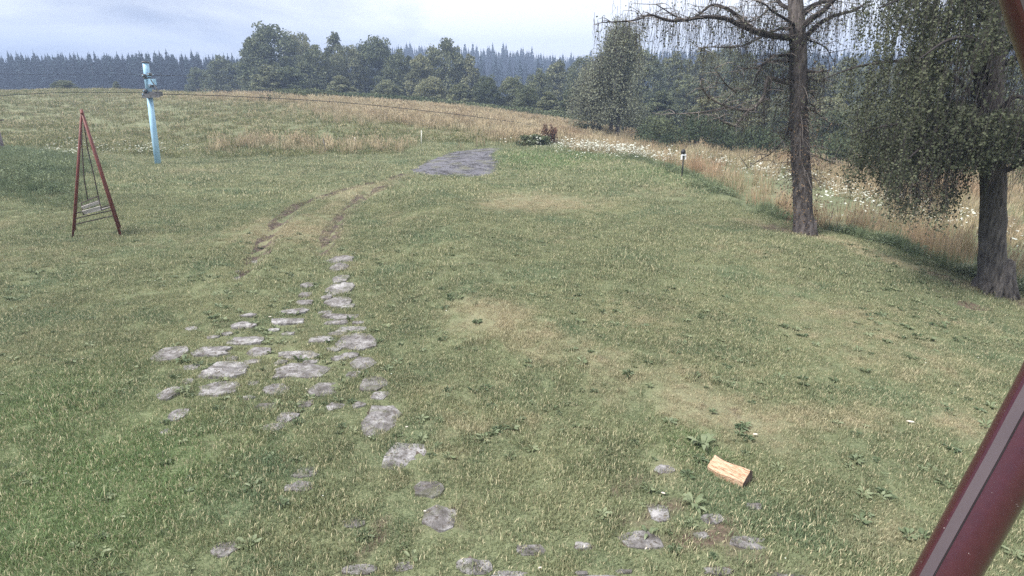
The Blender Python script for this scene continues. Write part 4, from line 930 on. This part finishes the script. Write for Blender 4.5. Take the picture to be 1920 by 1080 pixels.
# ------------------------------------------------------------------ made things
M_red = simple('oxide_red_paint', (.10, .028, .026), (.17, .05, .042), 14, .55, .15, .004, spec=.4)
M_rustmetal = simple('dark_steel', (.035, .028, .028), (.085, .06, .055), 12, .6, .2, .004)
M_slat = simple('bleached_slat', (.26, .24, .22), (.52, .50, .47), 20, .85, .3, .004, stretch=(1, 8, 8))
def swing():
    S0 = spot(135, 446); S1_ = spot(227, 443); D0 = (S0[1] + S1_[1]) / 2
    A = at(153, 209, D0 + .1); root = empty('garden_swing', ((S0[0] + S1_[0]) / 2, D0, gz((S0[0] + S1_[0]) / 2, D0))); tag(root, 'rusty red metal A-frame garden swing with a slatted seat on the left of the lawn', 'swing')
    B = np.array(root.location); back = np.array([-.36, .60, 0])        # the far frame stands behind
    L0, L1 = loc(S0, B), loc(S1_, B); A = loc(A, B); gzb = lambda q: np.array([q[0], q[1], gz(q[0] + B[0], q[1] + B[1]) - B[2] - .05])
    L0[2] = gzb(L0)[2]; L1[2] = gzb(L1)[2]
    far = [gzb(L0 + back), gzb(L1 + back)]; A2 = A + back * .30
    for a, b_, r_ in ((L0, A, .021), (L1, A, .027), (far[0], A2, .016), (far[1], A2, .019)):
        m = MB(); m.tube([a, (a + b_) / 2, b_ + (b_ - a) * .012], r_, 8); m.build('leg', M_red, root, True)
    m = MB(); m.tube([A + [0, 0, -.03] - back * .12, A2 + back * .12 - [0, 0, .03]], .026, 8); m.build('top_bar', M_red, root, True)
    for f in (.125, .172, .215):
        p0 = L0 + (A - L0) * f; p1 = far[1] + (A2 - far[1]) * (f + .02); m = MB(); m.tube([p0, p1], .012, 6); m.build('cross_bar', M_rustmetal, root)
    Dm = D0 + .25; q = lambda a, b_, dd=0: loc(at(100 + a / 3.6, 180 + b_ / 3.6, Dm + dd), B)
    for dd, top in ((-.16, A), (.16, A2)):
        pass
    st = [[(188, 130), (192, 330), (208, 560), (232, 700)], [(198, 150), (232, 360), (270, 520), (318, 745)]]
    for i, pp in enumerate(st):
        pts_ = [q(a, b_, (-.1, .12)[i]) for a, b_ in pp]; pts_[0] = (A * .6 + A2 * .4) if i == 0 else (A * .4 + A2 * .6)
        m = MB(); m.tube(pts_, .011, 6); m.build('hanger', M_rustmetal, root, True)
    # the seat: slats in a rod frame, backrest above
    c00, c01, c10, c11 = q(190, 722, -.12), q(300, 676, -.12), q(202, 802, -.2), q(326, 772, -.2)
    e00, e11 = q(232, 700, .22), q(322, 745, .22)
    m = MB()
    for a, b_ in ((c00, c01), (c00, c10), (c01, c11), (q(190, 745, -.14), q(308, 705, -.14))): m.tube([a, b_], .010, 6)
    m.tube([c01, e00 + [0, .05, 0]], .009, 6); m.tube([c10, c10 + [.02, .36, .02], c11 + [.02, .36, .02], c11], .009, 6)
    seat = m.build('seat_frame', M_rustmetal, root)
    for f in (.42, .78):
        a = c00 + (c10 - c00) * f; b_ = c01 + (c11 - c01) * f; m = MB(); m.beam(a, b_, .025, .060, up=(0, -.3, 1)); m.build('slat', M_slat, seat)
    for k in range(4):
        a = c10 + [.02, .05 + .09 * k, .015]; b_ = c11 + [.0, .05 + .09 * k, .015]; m = MB(); m.beam(a, b_, .06, .02); m.build('slat', M_slat, seat)
swing()

# lift pole and cables
M_blue = simple('pale_blue_paint', (.28, .48, .66), (.40, .60, .76), 3, .5, .08, .004, spec=.4)
M_steel = simple('weathered_steel', (.06, .06, .065), (.16, .16, .17), 10, .6, .2, .004)
def lift_pole():
    Bp = spot(296, 309); root = empty('lift_pole', tuple(Bp)); tag(root, 'leaning pale blue steel lift pole with brackets and pulleys near the top', 'pole')
    D = Bp[1]; top = loc(at(273, 118, D), Bp); base = np.array([0, 0, -.3]); top = np.array([top[0], top[1], top[2]]); ax = top / np.linalg.norm(top)
    m = MB(); P = [base, top * .35, top * .72]; m.tube(P, [.120, .112, .104], 16); m.build('shaft', M_blue, root, True)
    m = MB(); m.tube([top * .70, top * .9, top], [.116, .112, .108], 16); m.build('sleeve', M_blue, root, True)
    m = MB(); m.tube([top, top + ax * .06], .13, 16); m.build('cap', M_steel, root, True)
    for f in (.70, .86): m = MB(); m.tube([top * f - ax * .03, top * f + ax * .03], .142, 16); m.build('clamp', M_steel, root, True)
    def P_(a, b_, dd=0): return loc(at(240 + a / 4.91, 100 + b_ / 4.91, D + dd), Bp)
    # cross arm low, hung from stay rods
    m = MB(); m.beam(P_(135, 392, -.22), P_(290, 385, -.22), .10, .16); m.beam(P_(135, 392, .22), P_(290, 385, .22), .08, .10); arm = m.build('cross_arm', M_steel, root)
    m = MB(); m.tube([P_(210, 240, -.2), P_(285, 360, -.2)], .025, 6); m.build('stay_rod', M_steel, root)
    m = MB(); m.box(P_(255, 372, 0), (.36, .34, .16)); m.build('pulley_box', M_steel, root)
    m = MB(); m.box(P_(222, 262, -.1), (.20, .22, .22)); m.build('junction_box', M_blue, root)
    for a, b_ in ((148, 205), (200, 195), (158, 345), (212, 300), (150, 375)):
        m = MB(); c_ = P_(a, b_, -.18); m.tube([c_ - [0, .08, 0], c_ + [0, .08, 0]], .062, 12); w = m.build('pulley', M_steel, root, True)
        m = MB(); m.tube([c_ - [0, .12, 0], c_ + [0, .24, 0]], .02, 6); m.build('axle', M_blue, w)
    return Bp, D
Bp, DP = lift_pole()
M_cable = simple('cable', (.025, .025, .028), (.05, .05, .055), 4, .6, 0)
def cable(pp, r_, label):
    P = smooth_path([at(*q) for q in pp], 6); m = MB(); m.tube(P, r_, 6); o = m.build('lift_cable', M_cable, smooth=True); tag(o, label, 'cable')
cable([(-260, 200, 18), (-60, 184, 21), (60, 176, 22.5), (150, 173, 23.6), (278, 174, 25)], .011, 'lower dark cable running from the left edge to the blue pole')
cable([(285, 176, 25), (450, 181, 28), (640, 192, 32), (800, 208, 36), (960, 228, 40), (1108, 250, 43.4)], .016, 'long dark cable sagging from the blue pole to the three stemmed birch')
cable([(278, 141, 25), (380, 143, 33), (450, 148, 42), (560, 160, 55), (640, 170, 68)], .009, 'thin upper cable leading from the blue pole towards the wood')
cable([(-260, 128, 18), (-60, 136, 21), (100, 140, 22.5), (272, 140, 25)], .004, 'thin upper cable between the left edge and the blue pole')

# post at the left edge
M_post = simple('grey_post_wood', (.12, .10, .11), (.26, .23, .24), 9, .9, .5, .01, stretch=(3, 3, .6))
def left_post():
    p_ = spot(2, 283); root = empty('wooden_post', tuple(p_)); tag(root, 'grey wooden post with two dark boards across its top at the left edge', 'post'); h = at(0, 228, p_[1])[2] - p_[2]
    m = MB(); m.tube([(0, 0, -.3), (.01, 0, h * .5), (0, 0, h)], [.14, .13, .125], 10, rough=.05); m.build('post', M_post, root, True)
    for z, l_ in ((h + .03, .40), (h + .16, .26)): m = MB(); m.beam((-.35, 0, z), (l_ * .9, .0, z + .03), .22, .045); m.build('board', M_rustmetal, root)
left_post()

# garden lamp on a thin post beyond the lawn
def lamp():
    p_ = spot(1278, 334); root = empty('garden_lamp', tuple(p_)); tag(root, 'thin dark post with a white collar and dark lamp head at the meadow edge', 'lamp post'); D = p_[1]; h = at(1278, 290, D)[2] - p_[2]
    mk = simple('black_iron', (.02, .02, .022), (.04, .04, .045), 9, .5, 0); mw = simple('white_enamel', (.74, .76, .80), (.8, .8, .84), 5, .4, 0)
    m = MB(); m.tube([(0, 0, -.2), (0, 0, h)], .022, 8); m.build('post', mk, root, True)
    m = MB(); m.box((0, 0, h), (.13, .12, .05)); m.box((-.06, 0, h - .09), (.025, .10, .13)); m.box((.06, 0, h - .09), (.025, .10, .13)); m.build('lamp_cap', mw, root)
    m = MB(); m.tube([(-.02, 0, h + .03), (-.02, 0, h + .10), (-.02, 0, h + .17)], [.075, .08, .04], 8); m.build('lamp_body', mk, root, True)
lamp()
# marker stakes in the field
M_wh = simple('white_plastic', (.66, .65, .58), (.8, .79, .72), 6, .5, 0)
for px, y0, y1, mt, lab, r_ in ((611, 286, 262, M_steel, 'thin dark leaning stake left of the two white stakes', .02), (666, 273, 260, M_wh, 'short white leaning stake between dark stake and tall white stake', .022), (790, 271, 247, M_wh, 'taller white stake behind the driveway end', .02)):
    p_ = spot(px, y0); root = empty('marker_stake', tuple(p_)); tag(root, lab, 'stake'); h = at(px, y1, p_[1])[2] - p_[2]
    lean = -.12 if mt is M_steel else .06
    m = MB(); m.tube([(0, 0, -.15), (lean * h * .3, 0, h * .5), (lean * h, 0, h)], r_, 6); m.build('stake', mt, root, True)
    m = MB(); m.tube([(lean * h, 0, h - .02), (lean * h, 0, h + .05)], r_ * 1.6, 6); m.build('clip', mt, root, True)

# split log
def split_log():
    m_w, t, b = newmat('split_wood'); v = objco(t); mp_ = N(t, 'ShaderNodeMapping'); mp_.inputs['Scale'].default_value = (2.2, 16, 16); t.links.new(v, mp_.inputs[0])
    f = noise(t, 7, 8, .75, mp_.outputs[0], .6); t.links.new(ramp(t, f, [(.38, (.12, .055, .028)), (.46, (.42, .26, .16)), (.64, (.62, .47, .35))]), b.inputs['Base Color']); bump(t, b, f, .9, .012); b.inputs['Roughness'].default_value = .7
    mb_ = simple('log_bark', (.03, .025, .022), (.10, .08, .07), 18, .95, .8, .01)
    me_ = simple('log_end_grain', (.05, .038, .034), (.15, .11, .09), 22, .9, .4, .005)
    a, c_ = spot(1333, 878), spot(1398, 912); ax = c_ - a; L_ = np.linalg.norm(ax); ax /= L_; L_ = .42 if L_ < .3 else L_; mid = (a + c_) / 2
    rz = math.atan2(ax[1], ax[0]); root = empty('split_log', (mid[0], mid[1], gz(mid[0], mid[1]) + .01), rz); tag(root, 'freshly split pale orange firewood log lying on the lawn', 'log')
    n = 26; X_ = np.linspace(-L_ / 2, L_ / 2, n)
    # section (y towards the viewer is negative, z up): split face slopes towards the viewer
    prof = [(.050, .118), (-.058, .052)]; lower = [(-.058, .052), (-.050, -.012)]; bark = [(-.050, -.012), (.02, -.03), (.075, -.01), (.098, .045), (.086, .095), (.050, .118)]
    def sweep(pr, sub, mt, nm, rough):
        pts_ = []
        for (y0, z0), (y1, z1) in zip(pr[:-1], pr[1:]):
            for s_ in range(sub): pts_.append((y0 + (y1 - y0) * s_ / sub, z0 + (z1 - z0) * s_ / sub))
        pts_.append(pr[-1]); k = len(pts_); V = []
        for i, x in enumerate(X_):
            sag = -.016 * math.cos(x / L_ * math.pi) + .012 * math.sin(x / L_ * 5)
            for j, (yy, zz) in enumerate(pts_):
                e = 0 if j in (0, k - 1) else 1; V.append((x + (R.uniform(-.004, .004) if i in (0, n - 1) else 0), yy + sag * .6, zz + sag * .5 + e * rough * (vnoise(x * 6, j * 1.3, 1, 5) - .5) * .9 + e * rough * .6 * (vnoise(j * 2.1, x * 1.5, 1, 8) - .5)))
        F_ = [(i * k + j, (i + 1) * k + j, (i + 1) * k + j + 1, i * k + j + 1) for i in range(n - 1) for j in range(k - 1)]; m = MB(); m.add(V, F_); m.build(nm, mt, root)
    sweep(prof, 9, m_w, 'split_face', .022); sweep(lower, 4, m_w, 'split_side', .010); sweep(bark, 3, mb_, 'bark', .008)
    for s_, i in ((-1, 0), (1, n - 1)):
        x = X_[i]; sag = -.016 * math.cos(x / L_ * math.pi) + .012 * math.sin(x / L_ * 5); pr = [(.050, .118), (-.058, .052), (-.050, -.012), (.02, -.03), (.075, -.01), (.098, .045), (.086, .095)]
        m = MB(); m.add([(x, yy + sag * .6, zz + sag * .5) for yy, zz in pr], [tuple(range(7)) if s_ < 0 else tuple(range(6, -1, -1))]); m.build('end_grain', me_, root)
split_log()
# chips and scraps
M_chip = simple('chip_wood', (.60, .52, .42), (.8, .76, .68), 30, .8, 0)
for px, py, l_, rz, lab in ((1415, 820, .055, .1, 'thin pale wood chip above the split log'), (1243, 931, .035, -.4, 'small white chip left of the split log'), (1095, 1032, .03, 1.2, 'tiny white chip near the paving stones at the bottom'),
                            (1210, 1036, .028, .8, 'tiny white chip below the largest right paving stone'), (763, 806, .03, .2, 'pale chip beside the path stones'), (797, 965, .025, 0, 'white scrap on the lowest path stone'),
                            (1012, 1072, .03, .3, 'white scrap at the bottom edge'), (1706, 796, .07, -.2, 'pale broken twig near the red pipe'), (575, 734, .025, 0, 'white fleck on a stone in the middle of the path'), (518, 690, .03, .4, 'white fleck left of the cracked path stone'),
                            (507, 598, .04, .3, 'white shard beside the upper path stones')):
    p_ = spot(px, py); n = 6; a = np.arange(n) * 6.283 / n; w_ = l_ * .32; V = np.r_[np.c_[np.cos(a) * l_ / 2 * R.uniform(.8, 1.2, n), np.sin(a) * w_ / 2, np.full(n, 0)], np.c_[np.cos(a) * l_ / 2 * .9, np.sin(a) * w_ / 2 * .8, np.full(n, .008)]]
    m = MB(); m.add(V, [tuple(range(n - 1, -1, -1)), tuple(range(n, 2 * n))] + [(i, (i + 1) % n, n + (i + 1) % n, n + i) for i in range(n)]); o = m.build('wood_chip', M_chip); o.location = (p_[0], p_[1], p_[2] + .032); o.rotation_euler = (.15, .1, rz); tag(o, lab, 'chip')
# broad dock tuft above the log and a few others
for i, (px, py, s_, lab) in enumerate(((1318, 838, .9, 'bushy broad leaved dock plant just above the split log'), (1215, 1002, .5, 'small leafy plant at the left of the right paving stones'), (345, 680, .7, 'plantain clump between two left path stones'), (1300, 950, .8, 'grassy leaf tuft between log and right paving stones'), (350, 735, .6, 'leafy clump below the bluish path stone'))):
    p_ = spot(px, py); root = empty('dock_plant', tuple(p_)); tag(root, lab, 'plant')
    for j in range(int(14 * s_)):
        a = R.uniform(0, 6.283); l_ = R.uniform(.10, .20) * s_; w_ = .035 * s_ + .008; d = np.array([math.cos(a), math.sin(a), 0]); s2 = np.array([-d[1], d[0], 0]); z1 = R.uniform(.05, .11) * s_; V = [d * .01]
        for f in (.3, .6, .85): V += [d * l_ * f + s2 * w_ * math.sin(f * 2.9) / 2 + [0, 0, z1 * math.sin(f * 2.2)], d * l_ * f - s2 * w_ * math.sin(f * 2.9) / 2 + [0, 0, z1 * math.sin(f * 2.2)]]
        V.append(d * l_ + [0, 0, z1 * .6]); m = MB(); m.add(V, [(0, 1, 2), (1, 3, 4, 2), (3, 5, 6, 4), (5, 7, 6)]); me = m.mesh('leaf', M_weed)
        at_ = me.attributes.new('tint', 'FLOAT', 'POINT'); at_.data.foreach_set('value', [R.uniform(.3, 1)] * 8); link('leaf', me, root)

# red downpipe close to the camera
def pipe():
    m_, t, b = newmat('dark_red_enamel'); c = ramp(t, noise(t, 60, 3, .6, objco(t)), [(.3, (.040, .008, .013)), (.75, (.052, .011, .016))]); sp_ = rng_(t, noise(t, 130, 2, .5, objco(t)), .74, .78)
    c = mixc(t, sp_, c, (.3, .26, .26)); t.links.new(c, b.inputs['Base Color']); b.inputs['Roughness'].default_value = .32; b.inputs['Specular IOR Level'].default_value = .6; b.inputs['Coat Weight'].default_value = .25
    m_k = simple('seam_shadow_gap', (.012, .010, .012), (.02, .018, .02), 10, .8, 0)
    C = [at(1655, 1290, 1.0), at(1738, 1140, 1.02), at(1828, 980, 1.04), at(1917, 820, 1.06), at(1998, 660, 1.08), at(2050, 470, 1.10), at(2035, 280, 1.11), at(1984, 95, 1.12), at(1953, 0, 1.13), at(1915, -130, 1.14), at(1860, -260, 1.15)]
    S = smooth_path(C, 6); n = len(S); r0 = .053
    root = empty('red_downpipe', tuple(S[0])); tag(root, 'glossy dark red curved metal pipe with a seam crossing the lower right corner', 'pipe'); S = S - S[0]
    tt = np.gradient(S, axis=0); tt /= np.linalg.norm(tt, axis=1)[:, None]
    vdir = np.array([-.55, -1.0, .72]); side = np.cross(tt, vdir[None]); side /= np.linalg.norm(side, axis=1)[:, None]; up = np.cross(side, tt)
    if up[3] @ vdir < 0: up = -up
    if side[3][0] < 0: side = -side                  # side points to the right, up towards the viewer
    ring = lambda i, a, r_: S[i] + side[i] * math.cos(a) * r_ + up[i] * math.sin(a) * r_
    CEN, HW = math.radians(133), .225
    ang = np.sort(np.r_[np.linspace(0, 2 * math.pi, 44, endpoint=False), CEN + HW + .02, CEN + HW + .10, CEN + HW + .18, CEN - HW - .02, CEN - HW - .05]); V = []
    for i in range(n):
        for a in ang:
            dd = (a - CEN + math.pi) % (2 * math.pi) - math.pi; r_ = r0
            if abs(dd) <= HW + .03: r_ = r0 * (math.cos(HW) / math.cos(dd) - .02)
            elif 0 < dd < HW + .15: r_ = r0 * 1.035
            V.append(ring(i, a, r_))
    k = len(ang); F_ = [(i * k + j, i * k + (j + 1) % k, (i + 1) * k + (j + 1) % k, (i + 1) * k + j) for i in range(n - 1) for j in range(k)]
    m = MB(); m.add(V, F_); m.build('pipe_body', m_, root, True)
    m_f = simple('dull_mauve', (.070, .054, .062), (.092, .072, .080), 5, .48, .05, .002, spec=.5)  # flat face along the pipe, a duller mauve than the red body
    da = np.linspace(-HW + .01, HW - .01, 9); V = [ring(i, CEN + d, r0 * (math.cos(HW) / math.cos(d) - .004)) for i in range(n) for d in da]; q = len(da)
    m = MB(); m.add(V, [(i * q + j, i * q + j + 1, (i + 1) * q + j + 1, (i + 1) * q + j) for i in range(n - 1) for j in range(q - 1)]); m.build('flat_strip', m_f, root, True)
    m = MB(); m.tube([ring(i, CEN - HW - .03, r0 * .985) for i in range(n)], .0017, 6); m.build('seam', m_k, root, True)
pipe()

# ------------------------------------------------------------------ air
hz = MB(); hz.box((0, 250, 17), (1280, 1140, 66)); ho = hz.build('haze', None); ho.data.materials.clear()
mh = bpy.data.materials.new('haze_air'); mh.use_nodes = True; t = mh.node_tree; t.nodes.clear(); o_ = N(t, 'ShaderNodeOutputMaterial'); pv = N(t, 'ShaderNodeVolumePrincipled')
pv.inputs['Color'].default_value = (.55, .70, 1.0, 1); pv.inputs['Density'].default_value = .0017; pv.inputs['Anisotropy'].default_value = 0.2
t.links.new(pv.outputs[0], o_.inputs['Volume']); ho.data.materials.append(mh); tag(ho, 'thin bluish air haze', kind='stuff')
scene.cycles.use_denoising = False
scene.cycles.volume_bounces = 0
scene.cycles.max_bounces = 6; scene.cycles.transparent_max_bounces = 8
